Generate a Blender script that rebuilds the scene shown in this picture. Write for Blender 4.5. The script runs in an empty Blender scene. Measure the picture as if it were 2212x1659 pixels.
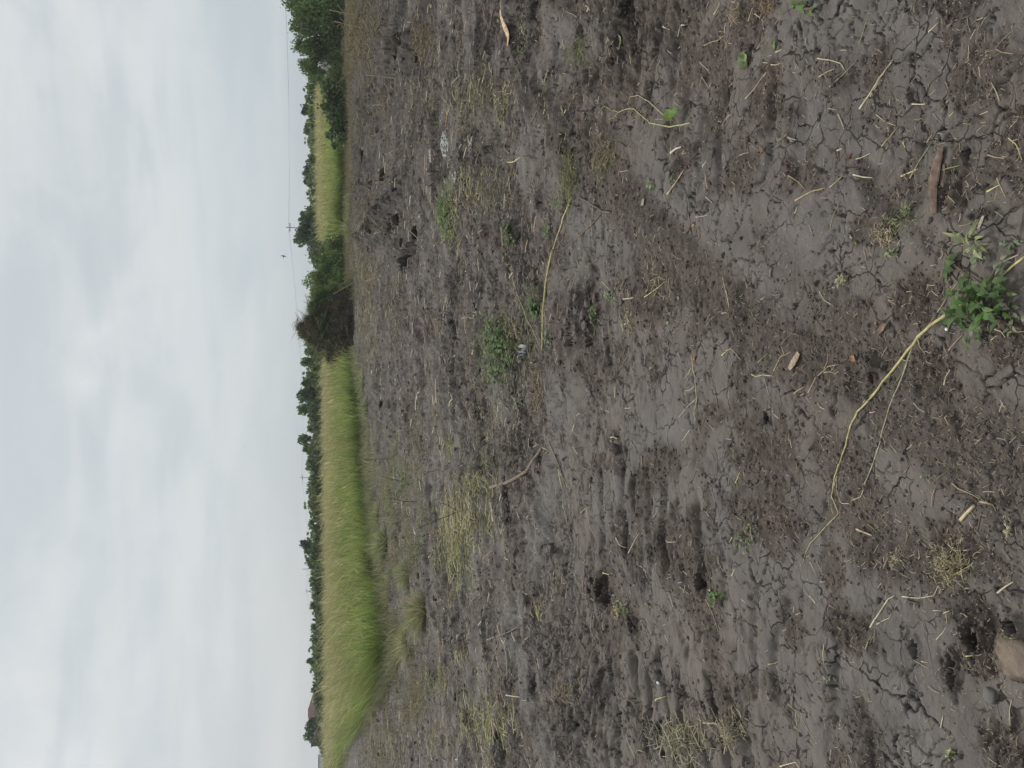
import bpy, math, random
import numpy as np
from mathutils import Vector, Matrix
random.seed(7); RNG = np.random.default_rng(11)
scene = bpy.context.scene
COL = scene.collection

# ------------------------------------------------------------------ camera (phone held upright, picture stored on its side)
CAM_H = 1.6; FOC = 710.0; PITCH = math.atan(191.8/FOC); ROLL = math.radians(-0.34)
cd = bpy.data.cameras.new('camera'); cam = bpy.data.objects.new('camera', cd); COL.objects.link(cam)
cd.sensor_fit = 'HORIZONTAL'; cd.sensor_width = 36.0; cd.lens = 36.0*FOC/1024.0
cd.clip_start = 0.05; cd.clip_end = 5000
fwd = Vector((0, math.cos(PITCH), -math.sin(PITCH))); upv = Vector((0, math.sin(PITCH), math.cos(PITCH))); rgt = Vector((1, 0, 0))
X0, Y0 = -upv, rgt
CX = X0*math.cos(ROLL) + Y0*math.sin(ROLL); CY = -X0*math.sin(ROLL) + Y0*math.cos(ROLL)
M = Matrix((CX, CY, -fwd)).transposed().to_4x4(); M.translation = (0, 0, CAM_H)
cam.matrix_world = M
scene.camera = cam
scene.render.resolution_x = 1024; scene.render.resolution_y = 768

# ------------------------------------------------------------------ world: sky with a broken cloud deck, one soft sun
SUN_EL, SUN_AZ = math.radians(44), math.radians(-20)      # azimuth from +Y towards +X
w = bpy.data.worlds.new('World'); scene.world = w; w.use_nodes = True
nt = w.node_tree; nt.nodes.clear(); N = nt.nodes.new; L = nt.links.new
def sock(n, s): return n.outputs[s] if isinstance(s, str) else n.outputs[s]
def wmath(op, a, b=None, c=None):
    n = N('ShaderNodeMath'); n.operation = op
    for i, v in enumerate((a, b, c)):
        if v is None: continue
        if isinstance(v, (int, float)): n.inputs[i].default_value = v
        else: L(v, n.inputs[i])
    return n.outputs[0]
def wmix(f, a, b):
    n = N('ShaderNodeMix'); n.data_type = 'RGBA'
    for i, v in ((0, f), (6, a), (7, b)):
        if isinstance(v, (int, float)): n.inputs[i].default_value = v
        elif isinstance(v, tuple): n.inputs[i].default_value = (*v, 1)
        else: L(v, n.inputs[i])
    return n.outputs[2]
def wramp(f, a, b):
    n = N('ShaderNodeMapRange'); n.interpolation_type = 'SMOOTHSTEP'; L(f, n.inputs[0]); n.inputs[1].default_value = a; n.inputs[2].default_value = b; return n.outputs[0]
sky = N('ShaderNodeTexSky'); sky.sky_type = 'NISHITA'; sky.sun_disc = False
sky.sun_elevation = SUN_EL; sky.sun_rotation = SUN_AZ; sky.air_density = 1.0; sky.dust_density = 2.0
tc = N('ShaderNodeTexCoord'); sp = N('ShaderNodeSeparateXYZ'); L(tc.outputs['Generated'], sp.inputs[0])
zc = wmath('MAXIMUM', sp.outputs[2], 0.0); zz = wmath('ADD', zc, 0.34)
cb = N('ShaderNodeCombineXYZ'); L(wmath('DIVIDE', sp.outputs[0], zz), cb.inputs[0]); L(wmath('DIVIDE', sp.outputs[1], zz), cb.inputs[1])
def wnoise(scale, det, rough, off, dist=0.0):
    mp = N('ShaderNodeMapping'); mp.inputs[1].default_value = off; L(cb.outputs[0], mp.inputs[0])
    n = N('ShaderNodeTexNoise'); n.inputs['Scale'].default_value = scale; n.inputs['Detail'].default_value = det; n.inputs['Roughness'].default_value = rough
    n.inputs['Distortion'].default_value = dist
    L(mp.outputs[0], n.inputs['Vector']); return n.outputs['Fac']
n1 = wnoise(1.5, 5, 0.52, (3.1, 1.7, 0), 0.3); n2 = wnoise(4.6, 6, 0.55, (8.4, 2.2, 4), 0.5); n3 = wnoise(0.45, 2, 0.5, (1.3, 5.2, 9))
body = wmath('ADD', wmath('MULTIPLY', n1, 0.62), wmath('MULTIPLY', n2, 0.38))
cc = wmix(wramp(body, 0.38, 0.60), (4.45, 4.85, 5.08), (5.55, 5.75, 5.85))
cc = wmix(wmath('MULTIPLY', wramp(body, 0.50, 0.66), wramp(zc, 0.10, 0.50)), cc, (6.6, 6.85, 7.15))
cc = wmix(wmath('MULTIPLY', wramp(n3, 0.48, 0.62), 0.22), cc, (5.2, 5.6, 5.85))
# low, hazy band near the horizon: bluish to the right, warm grey to the left
side = wramp(sp.outputs[0], -0.45, 0.4)
low = wmix(side, (4.85, 5.1, 5.15), (4.2, 4.9, 5.25))
cc = wmix(wmath('MULTIPLY', wmath('SUBTRACT', 1.0, wramp(zc, 0.0, 0.26)), 0.75), cc, low)
cl = N('ShaderNodeCombineXYZ'); L(wmath('MULTIPLY', sp.outputs[0], 1.6), cl.inputs[0]); L(wmath('MULTIPLY', zc, 11.0), cl.inputs[1])
nl = N('ShaderNodeTexNoise'); nl.inputs['Scale'].default_value = 1.5; nl.inputs['Detail'].default_value = 5; nl.inputs['Roughness'].default_value = .55; L(cl.outputs[0], nl.inputs['Vector'])
cc = wmix(wmath('MULTIPLY', wmath('MULTIPLY', wramp(nl.outputs['Fac'], .48, .66), wmath('SUBTRACT', 1.0, wramp(zc, .22, .55))), .55), cc, (5.6, 5.75, 5.8))
cc = wmix(wmath('MULTIPLY', wmath('MULTIPLY', wramp(nl.outputs['Fac'], .50, .34), wmath('SUBTRACT', 1.0, wramp(zc, .22, .55))), .45), cc, (4.2, 4.65, 4.95))
fin = wmix(0.04, cc, sky.outputs[0])
bg = N('ShaderNodeBackground'); bg.inputs[1].default_value = 0.068; L(fin, bg.inputs[0])
wo = N('ShaderNodeOutputWorld'); L(bg.outputs[0], wo.inputs[0])
sd = bpy.data.lights.new('sun', 'SUN'); so = bpy.data.objects.new('sun', sd); COL.objects.link(so)
sd.energy = 1.5; sd.angle = math.radians(10); sd.color = (1.0, 0.96, 0.9)
sdir = Vector((math.sin(SUN_AZ)*math.cos(SUN_EL), math.cos(SUN_AZ)*math.cos(SUN_EL), math.sin(SUN_EL)))
so.rotation_euler = (-sdir).to_track_quat('-Z', 'Y').to_euler()
vs = scene.view_settings; vs.view_transform = 'Standard'; vs.look = 'None'; vs.exposure = 0.91; vs.gamma = 1.0

# ------------------------------------------------------------------ pixel of the stored picture -> point in the place
CROPS = {'A': (1800, 0, .6027), 'B': (1800, 1000, .6027), 'C': (1800, 2000, .6463), 'D': (2900, 0, .6028), 'E': (2900, 1000, .6028),
         'F': (2900, 2000, .6461), 'R': (1100, 0, .4822), 'S': (1100, 750, .4822), 'T': (1100, 1500, .4822), 'U': (1100, 2272, .4822), 'P': (0, 0, 4.0)}
def px(c, x, y):
    ox, oy, s = CROPS[c]; return ((ox+x*s)/4.0, (oy+y*s)/4.0)
def ray(p):
    return CX*((p[0]-512)/FOC) + CY*(-(p[1]-384)/FOC) + fwd
def gnd(c, x, y):
    """ground point (flat plane) under a picture point"""
    r = ray(px(c, x, y)); t = CAM_H/max(-r.z, 1e-4); return (r.x*t, r.y*t)
def at_dist(p, Y):
    r = ray(p); t = Y/r.y; return Vector((r.x*t, r.y*t, CAM_H+r.z*t))
def mpp(c, x, y):
    """metres per crop pixel at that ground point"""
    r = ray(px(c, x, y)); t = CAM_H/max(-r.z, 1e-4); return t/FOC*CROPS[c][2]/4.0

# ------------------------------------------------------------------ noise
def _h(ix, iy, s):
    with np.errstate(over='ignore'):
        h = (ix.astype(np.int64)*374761393 + iy.astype(np.int64)*668265263 + s*1442695041) & 0xffffffff
        h = ((h ^ (h >> 13))*1274126177) & 0xffffffff
        h = ((h ^ (h >> 16))*2246822519) & 0xffffffff
        return (h ^ (h >> 15)).astype(np.float64)/4294967296.0
def perlin(x, y, s=0):
    ix = np.floor(x); iy = np.floor(y); fx = x-ix; fy = y-iy
    u = fx*fx*fx*(fx*(fx*6-15)+10); v = fy*fy*fy*(fy*(fy*6-15)+10)
    def g(dx, dy):
        a = _h(ix+dx, iy+dy, s)*6.2831853
        return np.cos(a)*(fx-dx)+np.sin(a)*(fy-dy)
    a = g(0, 0); b = g(1, 0); c = g(0, 1); d = g(1, 1)
    return ((a+(b-a)*u)+((c+(d-c)*u)-(a+(b-a)*u))*v)*1.5
def fbm(x, y, s=0, o=4, r=.5):
    t = 0; a = 1; n = 0
    for i in range(o):
        t = t+a*perlin(x, y, s+i*17); n += a; a *= r; x = x*2.03+3.1; y = y*2.03-1.7
    return t/n
def voro(x, y, s=0):
    ix = np.floor(x); iy = np.floor(y); f1 = np.full(x.shape, 9.); f2 = np.full(x.shape, 9.); cid = np.zeros(x.shape)
    for dx in (-1, 0, 1):
        for dy in (-1, 0, 1):
            jx = ix+dx+.5+.8*(_h(ix+dx, iy+dy, s)-.5); jy = iy+dy+.5+.8*(_h(ix+dx, iy+dy, s+5)-.5)
            d = np.hypot(x-jx, y-jy); m = d < f1
            f2 = np.where(m, f1, np.minimum(f2, d)); cid = np.where(m, _h(ix+dx, iy+dy, s+9), cid); f1 = np.where(m, d, f1)
    return f1, f2, cid
def ss(a, b, x):
    t = np.clip((x-a)/(b-a), 0, 1); return t*t*(3-2*t)

# ------------------------------------------------------------------ what the ground is made of, and where
# (crop, x, y, radius across picture, radius along picture) in crop pixels
def patch(lst):
    out = []
    for c, x, y, rl, rd, amp in lst:
        gx, gy = gnd(c, x, y); m = mpp(c, x, y)
        x2, y2 = gnd(c, x-rd, y); x3, y3 = gnd(c, x+rd, y)
        out.append((gx, gy, max(rl*m, .02), max((y2-y3)/2, .02), amp))
    return out
CRUMB = patch([('E', 250, 1350, 330, 240, 1), ('E', 560, 700, 200, 260, .8), ('E', 1250, 350, 210, 180, 1), ('E', 1380, 850, 260, 180, 1), ('E', 1500, 1180, 140, 120, 1),
    ('F', 250, 90, 240, 260, 1), ('F', 790, 800, 150, 170, 1), ('F', 1450, 300, 200, 200, 1), ('F', 1600, 850, 260, 160, 1), ('F', 420, 760, 160, 90, .8), ('F', 680, 420, 170, 80, .8),
    ('F', 1700, 1520, 180, 110, .9), ('D', 280, 620, 260, 130, 1), ('D', 180, 100, 200, 150, 1), ('D', 1010, 420, 160, 120, .8), ('D', 1650, 500, 300, 220, .8),
    ('D', 1500, 1250, 220, 140, 1), ('D', 120, 1150, 150, 120, .8), ('A', 1120, 350, 380, 150, 1), ('A', 1620, 420, 170, 190, .8), ('A', 1550, 1050, 140, 90, 1), ('A', 850, 1000, 160, 90, .7),
    ('B', 870, 420, 230, 110, 1), ('B', 1300, 250, 260, 300, .8), ('B', 1750, 1080, 90, 100, .9), ('B', 950, 780, 160, 200, .7), ('C', 1400, 330, 220, 220, 1), ('C', 1550, 650, 200, 150, .8),
    ('C', 950, 600, 160, 130, .8), ('C', 1700, 1250, 170, 140, .7), ('E', 1850, 600, 200, 180, .9)])
FRESH = patch([('R', 710, 1300, 140, 40, .9), ('R', 790, 1450, 120, 46, .9), ('R', 735, 900, 150, 36, .8), ('R', 840, 1010, 100, 40, .8), ('S', 750, 60, 140, 40, .8), ('S', 770, 420, 90, 50, 1), ('S', 1050, 480, 100, 40, .8), ('T', 870, 130, 140, 26, .8), ('S', 930, 300, 170, 140, 1), ('S', 1120, 600, 110, 50, .9), ('S', 870, 1520, 90, 60, .7), ('R', 980, 370, 110, 100, 1), ('R', 1150, 430, 190, 130, .85), ('R', 850, 800, 110, 60, .8), ('R', 1130, 1260, 80, 55, .8),
    ('R', 1380, 1500, 90, 130, .7), ('R', 750, 1440, 80, 60, .6), ('S', 990, 980, 90, 60, .7), ('S', 1440, 1000, 70, 70, .7), ('T', 950, 250, 60, 40, .8), ('T', 870, 600, 60, 30, .7),
    ('U', 1340, 400, 70, 60, .8), ('U', 1580, 540, 60, 60, .6), ('B', 870, 420, 200, 90, .9), ('A', 1150, 330, 200, 90, .7), ('A', 1200, 60, 80, 40, .9), ('A', 770, 960, 70, 26, 1), ('A', 1090, 390, 60, 40, .8), ('A', 240, 990, 40, 22, .8),
    ('A', 590, 1320, 50, 40, .7), ('C', 890, 560, 110, 50, 1), ('C', 1080, 770, 70, 50, .8), ('C', 480, 620, 40, 25, .8), ('C', 790, 1390, 45, 30, .8), ('C', 1530, 510, 70, 25, .9),
    ('C', 500, 1150, 90, 36, .7), ('C', 640, 1500, 90, 30, .8), ('C', 620, 1420, 34, 20, .7), ('C', 1620, 1270, 70, 30, .9), ('E', 980, 820, 90, 60, .7), ('E', 850, 900, 130, 60, .6), ('E', 280, 1120, 40, 22, .9),
    ('F', 1420, 1060, 150, 80, .7), ('F', 1560, 680, 110, 150, .7), ('F', 1570, 880, 60, 90, .8), ('D', 330, 620, 80, 50, .8), ('D', 780, 560, 70, 120, .5), ('D', 1700, 1420, 50, 110, .8),
    ('A', 1500, 1110, 60, 50, .8), ('A', 460, 860, 100, 24, .6), ('B', 40, 860, 50, 24, .7), ('C', 1380, 80, 80, 30, .6), ('C', 1480, 110, 90, 26, .6)])
GREEN = patch([('A', 780, 1170, 170, 50, 1), ('A', 1030, 1080, 190, 110, .8), ('A', 450, 330, 150, 60, .6), ('A', 850, 330, 120, 60, .6), ('B', 330, 640, 200, 140, 1), ('B', 540, 340, 120, 80, .9), ('A', 160, 700, 170, 90, .6),
    ('T', 1100, 850, 140, 100, .7), ('T', 1480, 1450, 260, 160, .6), ('B', 1180, 480, 110, 60, .6), ('R', 1480, 1580, 110, 60, .7), ('S', 1400, 100, 120, 70, .8), ('R', 820, 380, 150, 60, .5), ('F', 150, 200, 110, 50, .6), ('C', 1060, 690, 60, 40, .6)])
# hollows (-) and lumps (+): crop, x, y, r across, r along, metres
PITS = patch([('C', 1440, 1220, 78, 24, -.05), ('C', 1330, 1190, 46, 20, -.04), ('C', 1215, 1310, 58, 17, -.055), ('C', 1095, 1310, 70, 17, -.045), ('C', 1030, 1345, 56, 17, -.04),
    ('C', 790, 1385, 50, 17, -.05), ('C', 1275, 1480, 70, 20, -.05), ('C', 1190, 1500, 60, 17, -.04), ('C', 970, 1080, 60, 17, -.03), ('C', 1260, 1280, 34, 14, -.03), ('C', 1480, 1500, 60, 17, -.03),
    ('C', 890, 560, 70, 30, -.09), ('C', 930, 620, 60, 18, -.06), ('C', 1080, 780, 60, 22, -.06), ('C', 480, 615, 40, 18, -.05), ('C', 1525, 510, 70, 20, -.06), ('C', 500, 1150, 90, 20, -.05), ('C', 640, 1510, 90, 20, -.06), ('C', 620, 1420, 30, 13, -.05),
    ('B', 790, 590, 50, 22, -.06), ('B', 920, 590, 60, 24, -.06), ('B', 870, 400, 130, 60, .05), ('B', 1130, 1330, 60, 22, -.02), ('A', 770, 960, 70, 16, -.05), ('A', 1190, 60, 90, 26, -.06), ('A', 1090, 390, 50, 22, -.05), ('A', 1150, 200, 160, 60, .05),
    ('A', 240, 990, 40, 16, -.06), ('A', 580, 1325, 50, 26, -.06), ('E', 980, 800, 90, 20, -.035), ('E', 1010, 770, 30, 14, .02), ('E', 285, 1120, 36, 16, -.03), ('F', 1560, 860, 120, 70, -.03), ('F', 1430, 1060, 110, 40, -.03), ('F', 1200, 920, 60, 20, -.03), ('F', 1820, 780, 50, 26, -.05),
    ('D', 1240, 630, 60, 14, -.02), ('D', 780, 560, 60, 90, .015), ('D', 1600, 1020, 60, 20, -.025), ('D', 1850, 450, 140, 130, .03), ('D', 420, 1120, 46, 16, -.03),
    ('R', 970, 370, 60, 50, -.30), ('R', 905, 360, 80, 30, .30), ('R', 930, 470, 50, 40, .25), ('R', 1120, 420, 150, 90, .18), ('S', 900, 300, 150, 90, .42), ('S', 780, 350, 60, 30, .15), ('S', 985, 330, 70, 26, -.28), ('S', 1125, 600, 90, 40, -.22), ('S', 1080, 600, 120, 30, .12), ('S', 870, 1510, 60, 20, -.1), ('R', 850, 830, 110, 40, .26), ('R', 1160, 1260, 60, 20, -.1), ('R', 1110, 1230, 90, 20, .08),
    ('R', 700, 1300, 130, 22, .22), ('R', 770, 1450, 110, 26, .24), ('R', 720, 900, 150, 20, .2), ('R', 820, 1010, 90, 26, .2), ('S', 735, 60, 140, 24, .22), ('S', 700, 480, 130, 18, .18), ('S', 760, 420, 70, 30, .22), ('S', 720, 1010, 120, 18, .14), ('S', 1030, 480, 90, 26, .16), ('T', 850, 130, 140, 18, .14), ('T', 900, 700, 130, 18, .12), ('R', 1440, 1480, 100, 80, .07), ('R', 1350, 1470, 60, 40, -.08), ('S', 990, 980, 100, 30, .1), ('S', 1040, 960, 70, 18, -.08), ('T', 950, 240, 60, 18, -.1), ('U', 1330, 420, 60, 30, -.1), ('U', 1560, 640, 60, 20, .08), ('T', 860, 560, 160, 12, .12), ('S', 700, 100, 200, 30, .15)])

TRACKS = [(gnd('C', 1750, 1270), gnd('C', 560, 1330), .30, .17, .045), (gnd('C', 1650, 180), gnd('C', 850, 30), .32, .17, .030), (gnd('F', 900, 1330), gnd('F', 120, 760), .26, .15, .022), (gnd('A', 1500, 120), gnd('A', 900, 160), .4, .2, .045), (gnd('D', 500, 620), gnd('A', 1300, 1000), .3, .17, .022)]
def psum(lst, x, y, warp=True):
    t = np.zeros_like(x)
    for gx, gy, rx, ry, a in lst:
        m = (np.abs(x-gx) < 1.8*rx) & (np.abs(y-gy) < 1.8*ry)
        if not m.any(): continue
        xs, ys = x[m], y[m]
        d = np.hypot((xs-gx)/rx, (ys-gy)/ry)
        if warp: d = d+.45*perlin((xs-gx)/rx*2.2+gx*9, (ys-gy)/ry*2.2+gy*9, 71)
        t[m] = np.maximum(t[m], a*ss(1.25, .55, d))
    return t
def ground_fields(x, y):
    """height and the share of each kind of soil, for arrays of plan positions"""
    x = np.asarray(x, float); y = np.asarray(y, float)
    dist = np.hypot(x, y); near = ss(26, 7, dist)
    crumb = np.maximum(psum(CRUMB, x, y), ss(.10, .34, fbm(x/1.1, y/1.1, 3, 4, .6))*.9); crumb = np.maximum(crumb, ss(8, 20, dist)*.75)
    su, sv = x*.55+y*.835, x*.835-y*.55; swath = fbm(su/4.5+3, sv/.75+1, 151, 3, .55); crumb = np.maximum(crumb, ss(.06, .32, swath)*.8*ss(30, 10, dist))
    crumb = np.maximum(crumb, ss(.16, .30, fbm(x/.33+9, y/.33, 57, 3, .6))*.65)
    fresh = np.maximum(psum(FRESH, x, y), ss(.34, .50, fbm(x/.7+4, y/.7, 33, 4, .62))*.8); fresh = np.maximum(fresh, ss(.16, .42, fbm(x/1.9+2, y/.75, 34, 5, .66))*.85*ss(3.0, 6.0, dist))
    fresh = np.maximum(fresh, ss(.05, .35, fbm(x/2.6+6, y/2.2, 35, 4, .62))*.75*ss(14, 24, dist))
    far0 = ss(2.8, 7, dist)
    h = .06*fbm(x/5, y/5, 1, 2)+.020*fbm(x/.9, y/.9, 2, 3)+.11*far0*fbm(x/1.9+2, y/.75, 34, 3, .6)+.05*far0*(np.abs(perlin(x/1.3+.5*y, y/.8, 39))-.3)
    h = h+.07*swath*ss(1.8, 4.5, dist)+.018*perlin(su/2.2, sv/.16, 152)*ss(-.1, .2, perlin(x/1.6, y/1.6, 153))*ss(1.6, 3.5, dist)
    rough = np.clip(crumb+fresh, 0, 1); far = ss(2.4, 6, dist)
    # broken relief of the worked soil: lumps, crumbs and thin deep crevices between them
    lump = 1-np.abs(perlin(x/.115, y/.115, 21)); l2 = 1-np.abs(perlin(x/.05, y/.05, 22))
    h = h+(.012*(lump-.75)+.010*(l2-.75))*(.12+.9*rough)+.008*fbm(x/.022, y/.022, 23, 2, .6)*(.06+rough*.9)
    px_ = x+.05*perlin(x/.16, y/.16, 42); py_ = y+.05*perlin(x/.16, y/.16, 43)
    v1 = perlin(px_/.40, py_/.17, 44); v2 = perlin(px_/.17+3, py_/.075, 45); v3 = perlin(px_/1.1, py_/.42, 46)
    cg = ss(-.25, .25, fbm(x/1.4, y/1.4, 47, 3))
    h = h-(.030*np.exp(-(v1/.07)**2)*(.25+.75*far)+.018*np.exp(-(v2/.10)**2))*cg*(.10+.5*rough+.7*far)-.04*np.exp(-(v3/.045)**2)*far*ss(-.1, .2, perlin(x/.8, y/.8, 48))
    h = h+(.062*fbm(x/.24, y/.12, 49, 4, .66))*(.08*(1-far)+far*(.70+.6*rough))*(.45+.55*ss(-.2, .2, fbm(x/1.7+8, y/1.2, 147, 3)))
    # flat fresh flakes and plates that dried and cracked
    wx = x+.05*perlin(x/.2, y/.2, 54)+.030*perlin(x/.07, y/.07, 50)+.012*perlin(x/.025, y/.025, 52); wy = y+.05*perlin(x/.2, y/.2, 55)+.030*perlin(x/.07, y/.07, 51)+.012*perlin(x/.025, y/.025, 53)
    f1, f2, cid = voro(wx/.15, wy/.15, 60); g1, g2, c2 = voro(wx/.062+7, wy/.062, 61)
    plate = np.clip(1-1.25*crumb-fresh, 0, 1)
    gate = ss(-.12, .16, fbm(x/.45, y/.45, 62, 3))*plate
    gate2 = ss(.08, .30, fbm(x/.3+5, y/.3, 63, 3))*plate
    wd = .0030+.0011*np.clip(dist-1.6, 0, 12)
    crk = np.exp(-((f2-f1)*.15/wd)**2)*gate; crk2 = np.exp(-((g2-g1)*.062/(wd*.8))**2)*gate2
    h = h+(cid-.5)*.004*gate-.022*crk-.013*crk2
    crack = np.maximum(crk, .8*crk2)*ss(14, 4, dist)
    # grouser marks pressed by a tracked machine
    for (ax, ay), (bx, by_), wdt, sp_, amp in TRACKS:
        lx, ly = bx-ax, by_-ay; ln = math.hypot(lx, ly); lx /= ln; ly /= ln; u_ = (x-ax)*lx+(y-ay)*ly; v_ = -(x-ax)*ly+(y-ay)*lx
        m = (u_ > -.3) & (u_ < ln+.3) & (np.abs(v_) < wdt)
        if not m.any(): continue
        um, vm = u_[m], v_[m]; band = ss(wdt, wdt*.7, np.abs(vm)+.10*perlin(um/.2, vm/.2, 91))*ss(-.3, .1, um)*ss(ln+.3, ln-.1, um); ph = um+.05*perlin(um/.3, vm/.25, 92)+.25*vm*vm
        bar = np.exp(-((ph/sp_-np.round(ph/sp_))/.17)**2)*ss(-.35, .15, perlin(um/.22+3, vm/.3, 93)); h[m] += -amp*bar*band*(1+.5*perlin(um/.05, vm/.05, 94))+.35*amp*band
    # hollows, heaps
    for gx, gy, rx, ry, a in PITS:
        m = (np.abs(x-gx) < 2.6*rx) & (np.abs(y-gy) < 2.6*ry)
        if not m.any(): continue
        xs, ys = x[m], y[m]
        if a < 0:
            ry = ry*.62; d = np.hypot((xs-gx)/rx, (ys-gy)/ry)+.75*fbm((xs-gx)/rx*1.9+gx*7, (ys-gy)/ry*1.9+gy*7, 80, 3, .6)
            h[m] += 1.1*a*ss(1.0, .5, d)*(1+.8*perlin(xs/.035, ys/.035, 82))-.30*a*np.exp(-((d-1.2)/.3)**2)*(1+perlin(xs/.05, ys/.05, 83))
        else:
            d = np.hypot((xs-gx)/rx, (ys-gy)/ry)+.5*fbm((xs-gx)/rx*1.5, (ys-gy)/ry*1.5, 80, 3); h[m] += a*np.exp(-d*d)*(1+.9*fbm(xs/.35, ys/.35, 81, 5, .7))
    h = h*ss(220, 60, dist)
    green = np.maximum(psum(GREEN, x, y), ss(.2, .5, fbm(x/2.2, y/2.2, 90, 4))*.45)*ss(3.2, 6, dist)
    torn = np.clip(.10+.30*rough+.75*far*ss(-.25, .25, fbm(x/1.4, y/1.0, 148, 3)), 0, 1)
    return h, crumb, fresh, crack, green, torn
def H(x, y):
    """height of the built sheet (bilinear in its own grid)"""
    x = np.atleast_1d(np.asarray(x, float)); y = np.atleast_1d(np.asarray(y, float))
    i = np.clip(np.searchsorted(ds, y)-1, 0, nr-2); v = np.clip((y-ds[i])/(ds[i+1]-ds[i]), 0, 1)
    def col(ii):
        t = x/hw[ii]; j = np.clip(np.searchsorted(tt, t)-1, 0, nC-2); u = np.clip((t-tt[j])/(tt[j+1]-tt[j]), 0, 1); return GH[ii, j]*(1-u)+GH[ii, j+1]*u
    return col(i)*(1-v)+col(i+1)*v
def hit(c, x, y):
    """picture point -> point on the relief"""
    p = px(c, x, y); r = ray(p); t = CAM_H/max(-r.z, 1e-4)
    for _ in range(3):
        z = float(H(r.x*t, r.y*t)[0]); t = (CAM_H-z)/max(-r.z, 1e-4)
    return Vector((r.x*t, r.y*t, float(H(r.x*t, r.y*t)[0])))

# ------------------------------------------------------------------ mesh and material helpers
def mesh_np(name, V, F, mat=None, cols=None, smooth=False, attrs=None):
    V = np.asarray(V, np.float32); me = bpy.data.meshes.new(name)
    if isinstance(F, np.ndarray):
        n, k = F.shape; me.vertices.add(len(V)); me.vertices.foreach_set('co', V.ravel())
        me.loops.add(n*k); me.loops.foreach_set('vertex_index', F.astype(np.int32).ravel())
        me.polygons.add(n); me.polygons.foreach_set('loop_start', np.arange(0, n*k, k, dtype=np.int32))
        me.update(calc_edges=True)
    else:
        me.from_pydata(V.tolist(), [], F); me.update()
    if smooth: me.polygons.foreach_set('use_smooth', np.ones(len(me.polygons), bool))
    if cols is not None:
        a = me.color_attributes.new('Col', 'FLOAT_COLOR', 'POINT'); c = np.ones((len(V), 4), np.float32); c[:, :3] = cols; a.data.foreach_set('color', c.ravel())
    for k, v in (attrs or {}).items():
        a = me.attributes.new(k, 'FLOAT', 'POINT'); a.data.foreach_set('value', np.asarray(v, np.float32))
    if mat: me.materials.append(mat)
    return me
def obj(name, me, parent=None, loc=None):
    o = bpy.data.objects.new(name, me); COL.objects.link(o)
    if parent: o.parent = parent
    if loc is not None: o.location = loc
    return o
def tag(o, label=None, cat=None, group=None, kind=None):
    if label: o['label'] = label
    if cat: o['category'] = cat
    if group: o['group'] = group
    if kind: o['kind'] = kind
    return o
class MB:
    """collects triangles/quads with a colour per point"""
    def __init__(s): s.v = []; s.f = []; s.c = []
    def tube(s, pts, r, col, n=5, r1=None, col1=None):
        pts = [Vector(p) for p in pts]; m = len(pts); b = len(s.v); r1 = r*.6 if r1 is None else r1; col1 = col1 or col
        for i, p in enumerate(pts):
            d = (pts[min(i+1, m-1)]-pts[max(i-1, 0)]).normalized()
            a = d.cross(Vector((0, 0, 1)) if abs(d.z) < .9 else Vector((1, 0, 0))).normalized(); e = d.cross(a); t = i/max(m-1, 1)
            rr = r+(r1-r)*t; cl = [col[k]+(col1[k]-col[k])*t for k in range(3)]
            for k in range(n):
                q = 2*math.pi*k/n; s.v.append(p+a*(rr*math.cos(q))+e*(rr*math.sin(q))); s.c.append(cl)
        for i in range(m-1):
            for k in range(n):
                k2 = (k+1) % n; s.f.append((b+i*n+k, b+i*n+k2, b+(i+1)*n+k2, b+(i+1)*n+k))
        s.f.append(tuple(b+k for k in range(n-1, -1, -1))); s.f.append(tuple(b+(m-1)*n+k for k in range(n)))
    def ribbon(s, pts, wd, col, col1=None, side=None):
        pts = [Vector(p) for p in pts]; m = len(pts); b = len(s.v); col1 = col1 or col
        for i, p in enumerate(pts):
            d = (pts[min(i+1, m-1)]-pts[max(i-1, 0)]).normalized(); a = side or d.cross(Vector((random.uniform(-.4, .4), random.uniform(-.4, .4), 1))).normalized()
            t = i/max(m-1, 1); ww = wd*(1-t*t)+wd*.12; cl = [col[k]+(col1[k]-col[k])*t for k in range(3)]
            s.v += [p-a*ww*.5, p+a*ww*.5]; s.c += [cl, cl]
        for i in range(m-1): s.f.append((b+2*i, b+2*i+1, b+2*i+3, b+2*i+2))
    def leaf(s, p, d, n, ln, wd, col, fold=.15):
        p = Vector(p); d = Vector(d).normalized(); a = d.cross(Vector(n)).normalized(); u = a.cross(d); b = len(s.v)
        ts = [(0, .05, 0), (.28, .5, fold*.4), (.62, .42, fold*.2), (1, .0, -fold*1.2)]
        for t, ww, z in ts:
            c = p+d*(t*ln)+u*(z*ln)
            s.v += [c-a*(ww*wd)+u*(fold*wd*ww), c-u*(.0), c+a*(ww*wd)+u*(fold*wd*ww)]
            for k in range(3):
                q = .85+.3*random.random(); s.c.append([x*q for x in col])
        for i in range(3):
            o = b+3*i; s.f += [(o, o+1, o+4, o+3), (o+1, o+2, o+5, o+4)]
    def mesh(s, name, mat, smooth=True):
        return mesh_np(name, np.array([tuple(v) for v in s.v]), s.f, mat, np.array(s.c), smooth)
    def build(s, name, mat, parent=None, smooth=True, origin=None):
        if origin is not None:
            o_ = Vector(origin); s.v = [Vector(v)-o_ for v in s.v]
        return obj(name, s.mesh(name, mat, smooth), parent, origin)
def arr_obj(name, V, F, C, mat, smooth=False): return obj(name, mesh_np(name, V, F, mat, C, smooth))

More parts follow.
